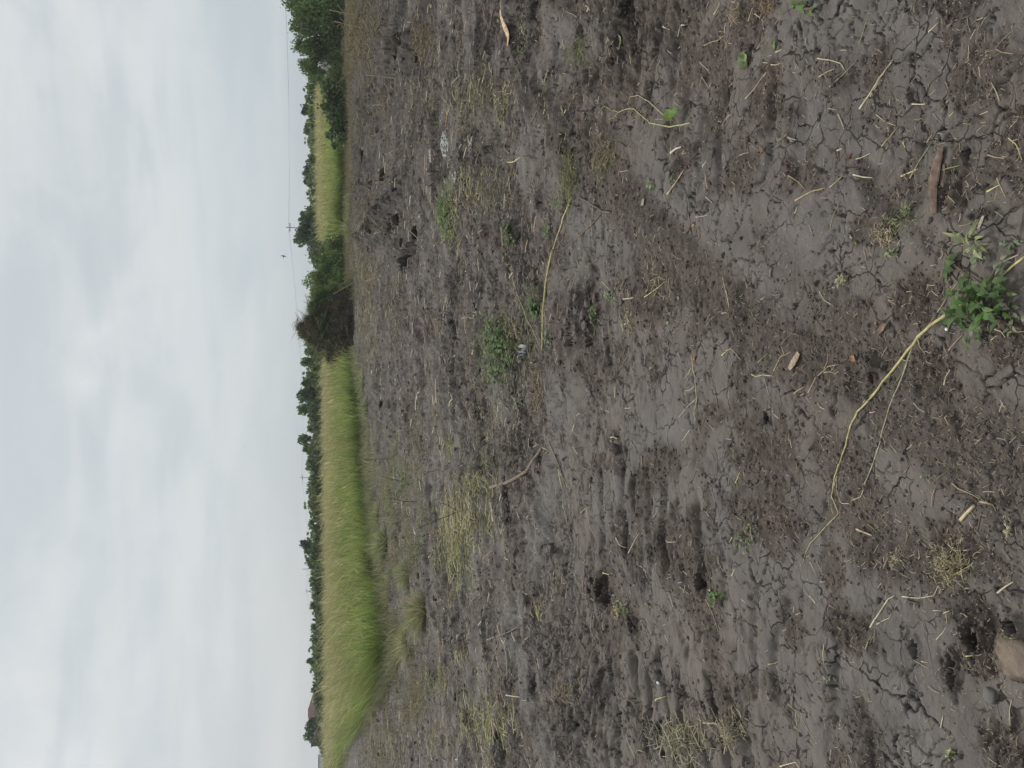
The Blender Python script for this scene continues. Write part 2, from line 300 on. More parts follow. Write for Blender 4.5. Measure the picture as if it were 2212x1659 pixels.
def mat_new(name):
    m = bpy.data.materials.new(name); m.use_nodes = True; t = m.node_tree; t.nodes.clear(); return m, t
def mat_attr(name, rough=.7, trans=0.0, var=.25, scale=40, spec=.3, bump=0.0):
    """vegetable matter: colour of each point from its attribute, broken by noise"""
    m, t = mat_new(name); n = t.nodes.new; l = t.links.new
    at = n('ShaderNodeAttribute'); at.attribute_name = 'Col'
    no = n('ShaderNodeTexNoise'); no.inputs['Scale'].default_value = scale; no.inputs['Detail'].default_value = 3
    tcn = n('ShaderNodeTexCoord'); l(tcn.outputs['Object'], no.inputs['Vector'])
    mr = n('ShaderNodeMapRange'); mr.inputs[1].default_value = .3; mr.inputs[2].default_value = .7; mr.inputs[3].default_value = 1-var; mr.inputs[4].default_value = 1+var; l(no.outputs[0], mr.inputs[0])
    oi = n('ShaderNodeObjectInfo'); mo = n('ShaderNodeMapRange'); mo.inputs[3].default_value = .88; mo.inputs[4].default_value = 1.12; l(oi.outputs['Random'], mo.inputs[0])
    mu = n('ShaderNodeMath'); mu.operation = 'MULTIPLY'; l(mr.outputs[0], mu.inputs[0]); l(mo.outputs[0], mu.inputs[1])
    vm = n('ShaderNodeVectorMath'); vm.operation = 'SCALE'; l(at.outputs['Color'], vm.inputs[0]); l(mu.outputs[0], vm.inputs['Scale'])
    p = n('ShaderNodeBsdfPrincipled'); p.inputs['Roughness'].default_value = rough; p.inputs['Specular IOR Level'].default_value = spec; l(vm.outputs[0], p.inputs['Base Color'])
    o = n('ShaderNodeOutputMaterial'); out = p.outputs[0]
    if bump:
        bp = n('ShaderNodeBump'); bp.inputs['Strength'].default_value = bump; bp.inputs['Distance'].default_value = .002; l(no.outputs[0], bp.inputs['Height']); l(bp.outputs[0], p.inputs['Normal'])
    if trans:
        tr = n('ShaderNodeBsdfTranslucent'); l(vm.outputs[0], tr.inputs[0]); mx = n('ShaderNodeMixShader'); mx.inputs[0].default_value = trans; l(out, mx.inputs[1]); l(tr.outputs[0], mx.inputs[2]); out = mx.outputs[0]
    l(out, o.inputs[0]); return m
def mat_plain(name, col, rough=.8, var=.2, scale=8, spec=.25):
    m, t = mat_new(name); n = t.nodes.new; l = t.links.new
    no = n('ShaderNodeTexNoise'); no.inputs['Scale'].default_value = scale; no.inputs['Detail'].default_value = 5
    tcn = n('ShaderNodeTexCoord'); l(tcn.outputs['Object'], no.inputs['Vector'])
    cr = n('ShaderNodeMix'); cr.data_type = 'RGBA'; l(no.outputs[0], cr.inputs[0]); cr.inputs[6].default_value = (*[c*(1-var) for c in col], 1); cr.inputs[7].default_value = (*[c*(1+var) for c in col], 1)
    p = n('ShaderNodeBsdfPrincipled'); p.inputs['Roughness'].default_value = rough; p.inputs['Specular IOR Level'].default_value = spec; l(cr.outputs[2], p.inputs['Base Color'])
    o = n('ShaderNodeOutputMaterial'); l(p.outputs[0], o.inputs[0]); return m

def soil_material(name, kind='ground'):
    m, t = mat_new(name); n = t.nodes.new; l = t.links.new
    geo = n('ShaderNodeNewGeometry'); pos = geo.outputs['Position']
    def val(k, i, v):
        if isinstance(v, (int, float)): k.inputs[i].default_value = v
        elif isinstance(v, tuple): k.inputs[i].default_value = (*v, 1)
        else: l(v, k.inputs[i])
    def stretch(sx, sy):
        k = n('ShaderNodeMapping'); k.inputs[3].default_value = (sx, sy, 1); l(pos, k.inputs[0]); return k.outputs[0]
    def noise(sc, det=4, ro=.6, vec=None, out='Fac'):
        k = n('ShaderNodeTexNoise'); k.inputs['Scale'].default_value = sc; k.inputs['Detail'].default_value = det; k.inputs['Roughness'].default_value = ro
        l(vec or pos, k.inputs['Vector']); return k.outputs[out]
    def rng(f, a, b, c=0., d=1.):
        k = n('ShaderNodeMapRange'); k.interpolation_type = 'SMOOTHSTEP'; l(f, k.inputs[0])
        for i, v in enumerate((a, b, c, d)): k.inputs[i+1].default_value = v
        return k.outputs[0]
    def mix(f, a, b):
        k = n('ShaderNodeMix'); k.data_type = 'RGBA'; val(k, 0, f); val(k, 6, a); val(k, 7, b); return k.outputs[2]
    def ma(op, a, b):
        k = n('ShaderNodeMath'); k.operation = op; val(k, 0, a); val(k, 1, b); return k.outputs[0]
    def mul(a, b): return ma('MULTIPLY', a, b)
    def at(nm):
        k = n('ShaderNodeAttribute'); k.attribute_name = nm; return k.outputs['Fac']
    fine = noise(55, 5, .65); mid = noise(6, 4, .6); big = noise(.9, 3, .5); grit = noise(240, 3, .7)
    grey = mix(rng(mid, .3, .7), (.108, .096, .088), (.162, .146, .135)); grey = mix(mul(rng(big, .35, .65), .6), grey, (.150, .122, .102))
    brown = mix(rng(fine, .3, .7), (.042, .032, .026), (.100, .077, .063))
    fr = mix(rng(fine, .35, .7), (.015, .012, .010), (.048, .039, .034))
    if kind == 'ground':
        c = mix(mul(at('crumb'), rng(fine, .2, .55, .55, 1.)), grey, brown)
        # flecked soil tone on torn ground; dark flecks also paint in clod shade
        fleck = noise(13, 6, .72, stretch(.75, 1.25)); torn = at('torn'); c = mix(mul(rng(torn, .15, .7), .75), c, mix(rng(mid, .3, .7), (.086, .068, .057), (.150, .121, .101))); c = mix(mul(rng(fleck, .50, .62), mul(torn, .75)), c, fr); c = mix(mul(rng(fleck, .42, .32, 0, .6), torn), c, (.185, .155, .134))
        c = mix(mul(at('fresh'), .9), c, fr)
        # painted shade: near-black lines where torn clods would shadow each other
        def gap_shade(sc, st, w0, w1, g0, g1):
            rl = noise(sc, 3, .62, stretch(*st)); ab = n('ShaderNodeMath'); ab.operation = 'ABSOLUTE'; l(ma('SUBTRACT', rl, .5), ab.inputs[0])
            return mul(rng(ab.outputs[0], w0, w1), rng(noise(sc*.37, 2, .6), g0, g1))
        gp = ma('MAXIMUM', gap_shade(10, (.55, 1.4), .050, .018, .40, .56), gap_shade(4.3, (.5, 1.5), .032, .010, .42, .56)); c = mix(mul(gp, ma('ADD', mul(torn, .95), .03)), c, (.013, .011, .010))
        # hairline shrinkage cracks, the shade down inside them painted near-black
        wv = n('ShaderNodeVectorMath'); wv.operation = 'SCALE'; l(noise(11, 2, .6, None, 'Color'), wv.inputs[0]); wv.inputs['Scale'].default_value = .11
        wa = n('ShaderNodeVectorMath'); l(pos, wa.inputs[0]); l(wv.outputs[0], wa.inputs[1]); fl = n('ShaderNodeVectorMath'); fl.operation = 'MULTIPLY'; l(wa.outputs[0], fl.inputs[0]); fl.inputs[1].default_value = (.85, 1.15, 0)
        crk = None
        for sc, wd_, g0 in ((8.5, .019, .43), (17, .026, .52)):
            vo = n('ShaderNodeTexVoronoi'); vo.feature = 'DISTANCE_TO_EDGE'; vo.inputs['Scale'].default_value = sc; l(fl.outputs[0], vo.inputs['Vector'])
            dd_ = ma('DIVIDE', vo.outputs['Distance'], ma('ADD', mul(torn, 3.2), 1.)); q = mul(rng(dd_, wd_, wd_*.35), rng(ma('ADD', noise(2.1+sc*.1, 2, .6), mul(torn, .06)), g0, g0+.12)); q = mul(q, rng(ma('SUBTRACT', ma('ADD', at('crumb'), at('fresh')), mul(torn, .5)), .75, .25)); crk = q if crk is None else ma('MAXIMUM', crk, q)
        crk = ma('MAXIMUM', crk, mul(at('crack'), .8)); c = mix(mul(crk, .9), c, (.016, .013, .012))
        c = mix(mul(at('green'), rng(noise(26, 4, .7), .42, .62)), c, (.085, .095, .042))
    elif kind == 'heap': c = mix(rng(mid, .35, .65), fr, brown)
    elif kind == 'clod': c = mix(rng(fine, .3, .6), brown, (.14, .120, .108))
    else: c = mix(rng(mid, .42, .60), (.19, .15, .115), brown); c = mix(rng(fine, .45, .7, 0, .6), c, (.24, .195, .15))
    c = mix(rng(grit, .60, .72, 0, .55), c, (.026, .022, .020)); c = mix(rng(noise(150, 2, .5), .70, .75, 0, .6), c, (.30, .26, .21))
    p = n('ShaderNodeBsdfPrincipled'); l(c, p.inputs['Base Color']); p.inputs['Specular IOR Level'].default_value = .14
    l(rng(mid, .3, .7, .66, .9), p.inputs['Roughness'])
    b1 = n('ShaderNodeBump'); b1.inputs['Strength'].default_value = .8; b1.inputs['Distance'].default_value = .007; l(ma('ADD', fine, mul(grit, .3)), b1.inputs['Height']); last = b1
    l(last.outputs[0], p.inputs['Normal'])
    o = n('ShaderNodeOutputMaterial'); l(p.outputs[0], o.inputs[0]); return m
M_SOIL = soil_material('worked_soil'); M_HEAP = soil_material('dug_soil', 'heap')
M_STRAW = mat_attr('dry_straw', .65, .12, .3, 60); M_WOOD = mat_attr('weathered_wood', .85, 0, .45, 45, .2, .6)
M_LEAF = mat_attr('green_leaf', .72, .3, .3, 30, .18); M_FOL = mat_attr('foliage', .6, .25, .25, 1.2, .25); M_GRASS = mat_attr('meadow_grass', .55, .48, .18, .6, .3)

# ------------------------------------------------------------------ ground: one sheet, dense where one stands, on to the horizon
ds = [-40, -20, -8, -3, -1, 0, .4]
d = .75
while d < 62:
    ds.append(d); d *= 1.0028 if d < 4.2 else 1.0056
ds += [66, 72, 80, 90, 105, 125, 150, 190, 250, 340, 500, 800, 1300, 2200]
ds = np.array(ds); nr = len(ds); nc = 700
tt = np.linspace(-1, 1, nc); ext = np.array([1.03, 1.08, 1.16, 1.28, 1.5, 1.9, 2.6, 4, 7, 14, 30])
tt = np.concatenate([-ext[::-1], tt, ext])
hw = .60*(np.clip(ds, .6, None)*math.cos(PITCH)+CAM_H*math.sin(PITCH))+.22
GX = hw[:, None]*tt[None, :]; GY = np.repeat(ds[:, None], len(tt), 1)
gh, gcr, gfr, gck, ggr, gpl = ground_fields(GX.ravel(), GY.ravel())
nC = len(tt); idx = np.arange(nr*nC).reshape(nr, nC)
GH = gh.reshape(nr, nC)
F = np.stack([idx[:-1, :-1], idx[:-1, 1:], idx[1:, 1:], idx[1:, :-1]], -1).reshape(-1, 4)
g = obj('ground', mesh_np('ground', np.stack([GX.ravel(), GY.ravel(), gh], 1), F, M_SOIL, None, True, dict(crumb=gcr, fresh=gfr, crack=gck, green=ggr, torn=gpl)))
tag(g, kind='structure')

# ------------------------------------------------------------------ tall meadow grass behind the cleared strip (nobody could count it)
def blades(P, hgt, wid, lean, c0, c1, c2, seg=3, bend=.35, up=None):
    """P (n,3) roots; returns V, F, C of bent tapering blades; colours run root -> middle -> tip"""
    n = len(P); ang = RNG.uniform(0, 2*np.pi, n); V = []; C = []
    side = np.stack([np.cos(ang), np.sin(ang)], 1)
    k = seg+1
    for i in range(k):
        t = i/seg
        q = P.copy(); q[:, 0] += lean[:, 0]*(t*t*(1-bend)+t*bend); q[:, 1] += lean[:, 1]*(t*t*(1-bend)+t*bend)
        q[:, 2] += hgt*t*(1-.12*t*np.minimum(1, np.hypot(lean[:, 0], lean[:, 1])/np.maximum(hgt, .05)))
        ww = wid*(1-.85*t**1.5)*.5
        a = q.copy(); b = q.copy(); a[:, :2] -= side*ww[:, None]; b[:, :2] += side*ww[:, None]
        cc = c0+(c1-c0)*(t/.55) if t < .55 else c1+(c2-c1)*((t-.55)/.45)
        V += [a, b]; C += [cc, cc]
    V = np.stack(V, 1).reshape(-1, 3); C = np.stack(C, 1).reshape(-1, 3)
    base = (np.arange(n)*2*k)[:, None]; Fs = []
    for i in range(seg): Fs.append(np.stack([base[:, 0]+2*i, base[:, 0]+2*i+1, base[:, 0]+2*i+3, base[:, 0]+2*i+2], 1))
    return V, np.concatenate(Fs), C
def jit(col, n, amt=.18):
    c = np.array(col)[None, :]*(1+RNG.normal(0, amt, (n, 1))); return np.clip(c*(1+RNG.normal(0, amt*.35, (n, 3))), .005, 1)
# front edge of the meadow as seen: picture row -> picture column of its foot
EDGE_L = [(790, 341), (768, 343), (745, 349), (728, 362), (705, 373), (690, 382), (676, 387), (660, 393), (640, 393), (600, 386), (570, 381), (545, 379), (520, 372), (495, 369), (450, 365), (420, 363), (400, 360), (385, 359), (365, 356), (346, 352)]
EDGE_R = [(232, 345), (200, 345), (170, 346), (140, 346), (110, 345), (85, 344)]
def scatter_meadow(edge, n, depth_max, hmean, zmax=90):
    e = np.array(edge, float); ys = RNG.uniform(e[:, 0].min(), e[:, 0].max(), n); o = np.argsort(e[:, 0]); xs = np.interp(ys, e[o, 0], e[o, 1])
    pts = []; bk = []; ylo, yhi = e[:, 0].min(), e[:, 0].max()
    for yy, xx in zip(ys, xs):
        r = ray((xx, yy)); t = CAM_H/max(-r.z, 1e-3); back = depth_max*random.random()**2.2
        D = r.y*t+back*(1+t/60); yy2 = yy+random.gauss(0, 5) if min(yy-ylo, yhi-yy) < 14 else yy; r = ray((xx, yy2)); t2 = D/r.y; pts.append((r.x*t2, D, 0)); bk.append(back+.8*random.random())
    P = np.array(pts); P[:, 2] = H(P[:, 0], P[:, 1])-.02
    return P, np.array(bk)
def meadow(edge, n, depth, hmean, name, label):
    P, bk = scatter_meadow(edge, n, depth, hmean); n = len(P); D = P[:, 1]
    clump = fbm(P[:, 0]/1.6, P[:, 1]/1.6, 5, 2); h = hmean*(1+.20*clump+RNG.normal(0, .13, n)); short = RNG.random(n) < .38; h[short] *= RNG.uniform(.45, .85, short.sum()); h *= .58+.42*ss(0, 2.4, bk)
    wid = np.clip(.0006*D+.003, .006, .05)*RNG.uniform(.7, 1.5, n)
    lean = np.stack([(RNG.normal(-.20, .16, n)+.22*fbm(P[:, 0]/.9, P[:, 1]/.9, 6, 2))*h, RNG.normal(-.03, .15, n)*h-.45*ss(1.4, .2, bk)*RNG.random(n)*h], 1); lean[:, 0] += ss(1.6, .3, bk)*RNG.normal(-.05, .38, n)*h
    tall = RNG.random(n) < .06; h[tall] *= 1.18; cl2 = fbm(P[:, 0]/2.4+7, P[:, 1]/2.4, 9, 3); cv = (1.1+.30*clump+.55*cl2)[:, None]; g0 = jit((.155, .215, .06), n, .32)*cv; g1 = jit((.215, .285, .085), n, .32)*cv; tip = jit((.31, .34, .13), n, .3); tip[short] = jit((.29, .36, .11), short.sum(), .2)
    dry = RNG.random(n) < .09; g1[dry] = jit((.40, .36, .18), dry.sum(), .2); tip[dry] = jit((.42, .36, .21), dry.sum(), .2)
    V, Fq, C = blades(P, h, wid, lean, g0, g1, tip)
    # seed heads: tan panicles above the green
    k = np.where(~short & (RNG.random(n) < .06+.60*ss(.7, 2.2, bk)))[0]; m = len(k)
    Q = P[k].copy(); f = .86; Q[:, 0] += lean[k, 0]*.72; Q[:, 1] += lean[k, 1]*.72; Q[:, 2] += h[k]*f*.93
    l2 = np.stack([lean[k, 0]*.7-.05+RNG.normal(0, .04, m), lean[k, 1]*.5+RNG.normal(0, .04, m)], 1)
    V2, F2, C2 = blades(Q, h[k]*RNG.uniform(.12, .24, m), wid[k]*1.3, l2, jit((.40, .36, .18), m), jit((.50, .43, .25), m), jit((.46, .39, .24), m), 2)
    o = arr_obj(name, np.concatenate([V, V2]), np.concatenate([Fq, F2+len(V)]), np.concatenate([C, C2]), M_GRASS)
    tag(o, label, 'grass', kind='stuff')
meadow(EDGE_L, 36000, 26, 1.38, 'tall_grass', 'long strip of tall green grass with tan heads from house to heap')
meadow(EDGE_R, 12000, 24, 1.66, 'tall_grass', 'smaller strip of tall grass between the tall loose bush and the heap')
def fringe(edge, n, fwd_m, hgt, name, label, c, cd_, sym=False):
    e = np.array(edge, float); o = np.argsort(e[:, 0]); ys = RNG.uniform(e[:, 0].min(), e[:, 0].max(), n); xs = np.interp(ys, e[o, 0], e[o, 1]); pts = []
    for yy, xx in zip(ys, xs):
        r = ray((xx, yy)); t = CAM_H/max(-r.z, 1e-3); D = r.y*t*((1+random.gauss(0, fwd_m)) if sym else (1-fwd_m*(random.random()**1.6)+.05*random.random())); t2 = D/r.y; pts.append((r.x*t2+(random.gauss(0, .03*D) if sym else 0), D, 0))
    P = np.array(pts); cl = fbm(P[:, 0]/1.1, P[:, 1]/1.1, 8, 3); P = P[cl > (RNG.normal(.06, .16, n) if sym else -.27+.3*RNG.random(n))]; n = len(P); P[:, 2] = H(P[:, 0], P[:, 1])-.01
    h = hgt*RNG.uniform(.35, 1.2, n); lean = np.stack([RNG.normal(-.3, .55, n)*h, RNG.normal(0, .5, n)*h], 1); D = P[:, 1]; wid = np.clip(.0005*D+.003, .004, .03)*RNG.uniform(.7, 1.4, n)
    dry = RNG.random(n) < .5; c1 = jit(c, n); c1[dry] = jit(cd_, dry.sum())
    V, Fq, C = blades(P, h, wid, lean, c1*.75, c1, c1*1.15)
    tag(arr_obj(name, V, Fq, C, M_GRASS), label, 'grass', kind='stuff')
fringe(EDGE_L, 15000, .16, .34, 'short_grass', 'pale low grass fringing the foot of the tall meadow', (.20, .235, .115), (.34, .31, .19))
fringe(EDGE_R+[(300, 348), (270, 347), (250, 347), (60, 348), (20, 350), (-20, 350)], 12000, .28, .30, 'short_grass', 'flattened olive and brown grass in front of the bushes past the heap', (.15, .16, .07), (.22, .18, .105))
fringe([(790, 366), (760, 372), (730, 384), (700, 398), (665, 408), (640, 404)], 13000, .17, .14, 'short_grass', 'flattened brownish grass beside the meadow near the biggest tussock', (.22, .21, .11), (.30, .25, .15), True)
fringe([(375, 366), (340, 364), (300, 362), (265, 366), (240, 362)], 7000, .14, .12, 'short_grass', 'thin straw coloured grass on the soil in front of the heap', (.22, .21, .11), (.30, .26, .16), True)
fringe([(575, 404), (545, 402), (515, 396), (480, 388), (440, 378)], 12000, .16, .15, 'short_grass', 'matted pale grass between the meadow and the hay', (.22, .23, .11), (.34, .31, .19), True)

# ------------------------------------------------------------------ trees and shrubs of the hedge
LEAVES = {}
def crown_mesh(kind, seed, nblob, nleaf, size, col, elong=1.0, droop=0.0):
    """unit crown (radius 1 across, 0..1 high) of leaf clumps spread over lumps through its volume"""
    rs = np.random.default_rng(seed); B = []
    while len(B) < nblob:
        p = rs.uniform(-1, 1, 3); p[2] = rs.random()
        rad = (1-.62*max(0, p[2]-.5)**1.5/.35) if kind != 'spiky' else 1.05-.95*p[2]
        if np.hypot(p[0], p[1]) < rad*.82: B.append((*p, rs.uniform(.13, .27)))
    B = np.array(B); k = rs.integers(0, nblob, nleaf); dv = rs.normal(0, 1, (nleaf, 3)); dv /= np.linalg.norm(dv, axis=1)[:, None]
    rr = B[k, 3]*rs.uniform(.35, 1.12, nleaf); P = B[k, :3]+dv*rr[:, None]*np.array([1, 1, .75*elong]); P[:, 2] = np.clip(P[:, 2], .01, 1.2)
    # loose sprigs sticking out of the top
    ns = nleaf//(16 if nblob == 60 else 45); j = rs.integers(0, nblob, ns); S = B[j, :3].copy(); S[:, 2] += B[j, 3]*rs.uniform(.5, 1.0, ns); S[:, :2] += rs.normal(0, .08, (ns, 2)); P = np.concatenate([P, S]); nl = len(P)
    a = rs.normal(0, 1, (nl, 3)); a[:, 2] -= droop; a /= np.linalg.norm(a, axis=1)[:, None]; b = np.cross(a, rs.normal(0, 1, (nl, 3))); b /= np.linalg.norm(b, axis=1)[:, None]
    s = size*rs.uniform(.55, 1.35, nl)[:, None]; V = np.stack([P-a*s, P+b*s*.55, P+a*s, P-b*s*.55], 1).reshape(-1, 3)
    tone = np.repeat(rs.uniform(.65, 1.35, nblob)[np.concatenate([k, j])]*rs.uniform(.75, 1.3, nl), 4)
    C = np.array(col)[None]*tone[:, None]; C[:, 0] *= np.repeat(rs.uniform(.85, 1.25, nl), 4)
    return mesh_np('crown', V, np.arange(nl*4).reshape(-1, 4), M_FOL, C)
def trunk_mesh(seed, limbs=4):
    rnd = random.Random(seed); mb = MB(); c = (.10, .085, .065)
    top = Vector((rnd.uniform(-.1, .1), rnd.uniform(-.1, .1), .7)); mb.tube([(0, 0, -.03), (top.x*.4, top.y*.4, .3), top], .045, c, 6, .014)
    for i in range(limbs):
        q = 2*math.pi*i/limbs+rnd.random(); z = .15+.3*rnd.random(); mb.tube([(top.x*.3, top.y*.3, z), (.3*math.cos(q), .3*math.sin(q), z+.22), (.62*math.cos(q), .62*math.sin(q), z+.40)], .022, c, 5, .006)
    return mb.mesh('trunk', M_WOOD)
KIND = {'round': [crown_mesh('round', s, 34, 2600, .095, (.100, .155, .060)) for s in (1, 2, 3)], 'low': [crown_mesh('round', s, 40, 2800, .085, (.115, .165, .068), .8) for s in (4, 5, 6)],
        'bright': [crown_mesh('round', s, 44, 6000, .045, (.125, .19, .060)) for s in (7, 8)], 'spiky': [crown_mesh('spiky', s, 34, 2200, .075, (.115, .165, .072), 1.3) for s in (9, 10)],
        'dark': [crown_mesh('round', s, 30, 3200, .085, (.080, .135, .065)) for s in (11, 12)], 'big': [crown_mesh('round', s, 60, 11000, .034, (.112, .172, .060), 1, .3) for s in (13, 14)]}
TR = [trunk_mesh(s) for s in range(3)]
ADJ = {'round': 'rounded mid green tree', 'low': 'low spreading olive green shrub', 'bright': 'bright green leafy bush', 'spiky': 'feathery thin topped shrub', 'dark': 'dense dark green tree', 'big': 'tall loose green bush'}
WHERE = []
def tree(y, top, wpx, D, kind, label=None):
    """y: picture row of the crown's middle, top: column of its top, wpx: width, D: metres away"""
    p = at_dist((320, y), D); z1 = at_dist((top, y), D).z; wd = wpx*D/FOC/2
    e = obj('hedge_tree' if kind in ('round', 'dark') else 'hedge_shrub', None, None, (p.x, D, -.05)); e.rotation_euler.z = random.uniform(0, 6.28)
    t = obj('trunk', random.choice(TR), e); t.scale = (wd, wd, z1*.9)
    c = obj('crown', random.choice(KIND[kind]), e); c.scale = (wd*1.5, wd*1.5, z1*.98)
    WHERE.append((y, e, kind, label)); return e
TREES = [(y_, 304.5+(y_-360)*.022+random.uniform(-1, 1.2), 38, 72, 'low', None) for y_ in (360, 380, 400, 420, 440, 460, 480, 500, 520, 540, 560, 580, 600, 620, 640, 660, 680, 700)]+[(y_, 305.5+random.uniform(-1, 1.5), 38, 84, 'low', None) for y_ in (104, 128, 150, 178, 196, 222, 246)]+[(22, 284, 50, 47, 'big', "tall loose green bush ending the hedge by the picture's top edge"), (-4, 287, 40, 50, 'big', "bushy green shrub cut off by the picture's top edge"), (58, 298, 36, 48, 'big', 'shorter leafy bush between the tall loose bush and the grass'), (-34, 288, 60, 50, 'big', 'loose green bush next to the shrub cut off by the top edge'),
    (92, 306, 30, 75, 'low'), (116, 303, 22, 90, 'dark'), (135, 306, 28, 95, 'round'), (155, 306.5, 24, 95, 'low'), (170, 304.5, 18, 90, 'dark'), (186, 305, 20, 90, 'dark'), (203, 308, 24, 92, 'low'), (214, 303, 20, 90, 'round'),
    (234, 297, 34, 80, 'dark', 'largest dark round tree in the hedge behind the olive bush'), (252, 306, 24, 80, 'spiky'), (98, 319, 34, 43, 'low', 'low dark bush in the grass beside the tall loose bush'), (128, 324, 30, 42, 'low', 'short olive shrub standing alone in front of the farther grass'),
    (235, 322, 40, 50, 'low', 'wide olive bush in front of the largest dark round tree'), (262, 318, 36, 48, 'bright', 'bright bush at the foot of the hedge near the soil heap'), (280, 307, 38, 46, 'bright', 'tall bright green bush growing against the soil heap'), (297, 311, 26, 39.5, 'bright', 'bright green bush half hidden by the soil heap'),
    (338, 302, 30, 60, 'round', 'green tree peeping out between the soil heap and the meadow'), (356, 304, 28, 62, 'round'), (374, 305, 26, 68, 'low'), (393, 300, 36, 72, 'dark'), (414, 301, 32, 74, 'round'), (432, 301.5, 30, 76, 'round'), (450, 304, 26, 78, 'round'), (466, 305, 26, 80, 'low'), (480, 303, 18, 82, 'spiky'), (496, 307, 26, 82, 'low'), (512, 309, 24, 82, 'spiky'), (526, 311.5, 24, 84, 'low'),
    (546, 302, 26, 76, 'dark', 'dark tree with loose sprigs on top behind the tall meadow'), (562, 307, 22, 80, 'dark'), (578, 310, 26, 86, 'low'), (596, 310, 26, 88, 'spiky'), (614, 312, 26, 90, 'low'), (632, 312.5, 26, 92, 'spiky'), (648, 312, 22, 92, 'low'), (661, 307.5, 16, 88, 'round', 'small round topped tree standing clear of the hedge near the house'), (677, 313, 22, 94, 'low'), (692, 313, 22, 96, 'round'), (708, 315, 22, 98, 'low'),
    (728, 306, 26, 100, 'dark', 'dark round tree standing in front of the red roofed house'), (722, 316, 26, 90, 'low'), (742, 318, 20, 95, 'low'), (756, 320.5, 16, 110, 'low'), (772, 320.5, 16, 112, 'low')]
for t in TREES: tree(*t)
WHERE.sort(key=lambda q: -q[0])
ORD = ['', '', 'second', 'third', 'fourth', 'fifth', 'sixth', 'seventh', 'eighth', 'ninth', 'tenth', 'eleventh', 'twelfth', 'thirteenth', 'fourteenth', 'fifteenth', 'sixteenth', 'seventeenth', 'eighteenth', 'nineteenth', 'twentieth']
ONES = ['', 'first', 'second', 'third', 'fourth', 'fifth', 'sixth', 'seventh', 'eighth', 'ninth']
def ordn(k):
    if k <= 20: return ORD[k] if k > 1 else 'first'
    tens = {2: 'twenty', 3: 'thirty', 4: 'forty', 5: 'fifty'}[k//10]
    return tens+'-'+ONES[k % 10] if k % 10 else {2: 'twentieth', 3: 'thirtieth', 4: 'fortieth', 5: 'fiftieth'}[k//10]
cntk = {}
for y, e, kind, lab in WHERE:
    sec = 'the red roofed house' if y > 360 else 'the soil heap'
    if lab is None:
        q = (kind, sec); cntk[q] = cntk.get(q, 0)+1
    tag(e, lab, 'tree' if kind in ('round', 'dark') else 'shrub', 'hedge along the far side of the meadow')
for (kind, sec), n_ in cntk.items():
    L_ = [q for q in WHERE if q[3] is None and q[2] == kind and (q[0] > 360) == (sec == 'the red roofed house')]
    L_.sort(key=lambda q: -q[0] if q[0] > 360 else q[0]*-1)
    for i, q in enumerate(L_):
        q[1]['label'] = f"{ADJ[kind]} {('in the hedge, '+ordn(i+1)+' nearest') if i else 'in the hedge, nearest'} such to {sec}"

# ------------------------------------------------------------------ the heap of dug soil and roots
hp = at_dist((352, 328), 36.0); HX, HY = hp.x, 37.5
hr = obj('soil_heap', None, None, (HX, HY, 0)); tag(hr, 'tall dark heap of dug soil, roots and brush beside the meadow', 'soil heap')
n = 90; u = np.linspace(-1, 1, n); UX, UY = np.meshgrid(u, u); RXm, RYm = 2.35, 1.9
rr_ = np.hypot(UX*1.02, UY)
top_h = 2.75*np.clip(1-rr_**1.25, 0, 1)
sh = 2.05*np.clip(1-np.hypot((UX-.42)/.50, UY/.8)**2.4, 0, 1)
sl = 1.35*np.clip(1-np.hypot((UX+.45)/.52, UY/.9)**2.0, 0, 1)
HZ = np.maximum(np.maximum(top_h, sh), sl); ragged = fbm(UX*5, UY*5, 14, 4, .62); HZ = HZ+np.clip(HZ, 0, .8)*.45*ragged+.10*np.abs(perlin(UX*16, UY*16, 15))*np.clip(HZ, 0, 1)-.08
def heap_z(x, y):
    i = int(np.clip((y/RYm+1)/2*(n-1), 0, n-1)); j = int(np.clip((x/RXm+1)/2*(n-1), 0, n-1)); return float(HZ[i, j])
ix = np.arange(n*n).reshape(n, n); Fh = np.stack([ix[:-1, :-1], ix[:-1, 1:], ix[1:, 1:], ix[1:, :-1]], -1).reshape(-1, 4)
JX = UX*RXm+.10*perlin(UX*9, UY*9, 18); JY = UY*RYm+.10*perlin(UX*9, UY*9, 19)
obj('soil', mesh_np('soil', np.stack([JX.ravel(), JY.ravel(), HZ.ravel()], 1), Fh, M_HEAP, None, False), hr)
for i in range(150):
    x = random.uniform(-.85, .9)*RXm; y = random.uniform(-.95, .1)*RYm; z = heap_z(x, y)
    if z < .15: continue
    a = random.uniform(0, 6.28); ln = random.uniform(.35, 1.15); up = random.uniform(-.2, .65) if z > 1.5 else random.uniform(-.4, .25)
    mb = MB(); c = random.choice([(.16, .125, .085), (.24, .20, .13), (.07, .055, .045), (.30, .25, .17)])
    q = [Vector((x+ln*t*math.cos(a)+random.uniform(-.06, .06), y+ln*t*math.sin(a)*.6-.05, z+.03+ln*up*t+random.uniform(-.05, .05))) for t in (0, .35, .7, 1)]
    mb.tube(q, random.uniform(.010, .022), c, 4, .005); mb.build('twig', M_WOOD, hr)
mb = MB()
for tip in [((291.5, 327), (296, 321)), ((293, 331), (296.5, 323)), ((295, 312), (300, 319)), ((297, 309), (303, 314)), ((303, 301), (309, 305)), ((304, 296), (309, 297)), ((296, 316), (302, 325)), ((299, 335), (303, 329))]:
    a = at_dist(tip[1], HY-.2)-Vector((HX, HY, 0)); b = at_dist(tip[0], HY-.3)-Vector((HX, HY, 0)); mb.tube([a+(a-b)*.5, a, (a+b)/2+Vector((.03, 0, .04)), b], .016, (.07, .06, .05), 4, .006)
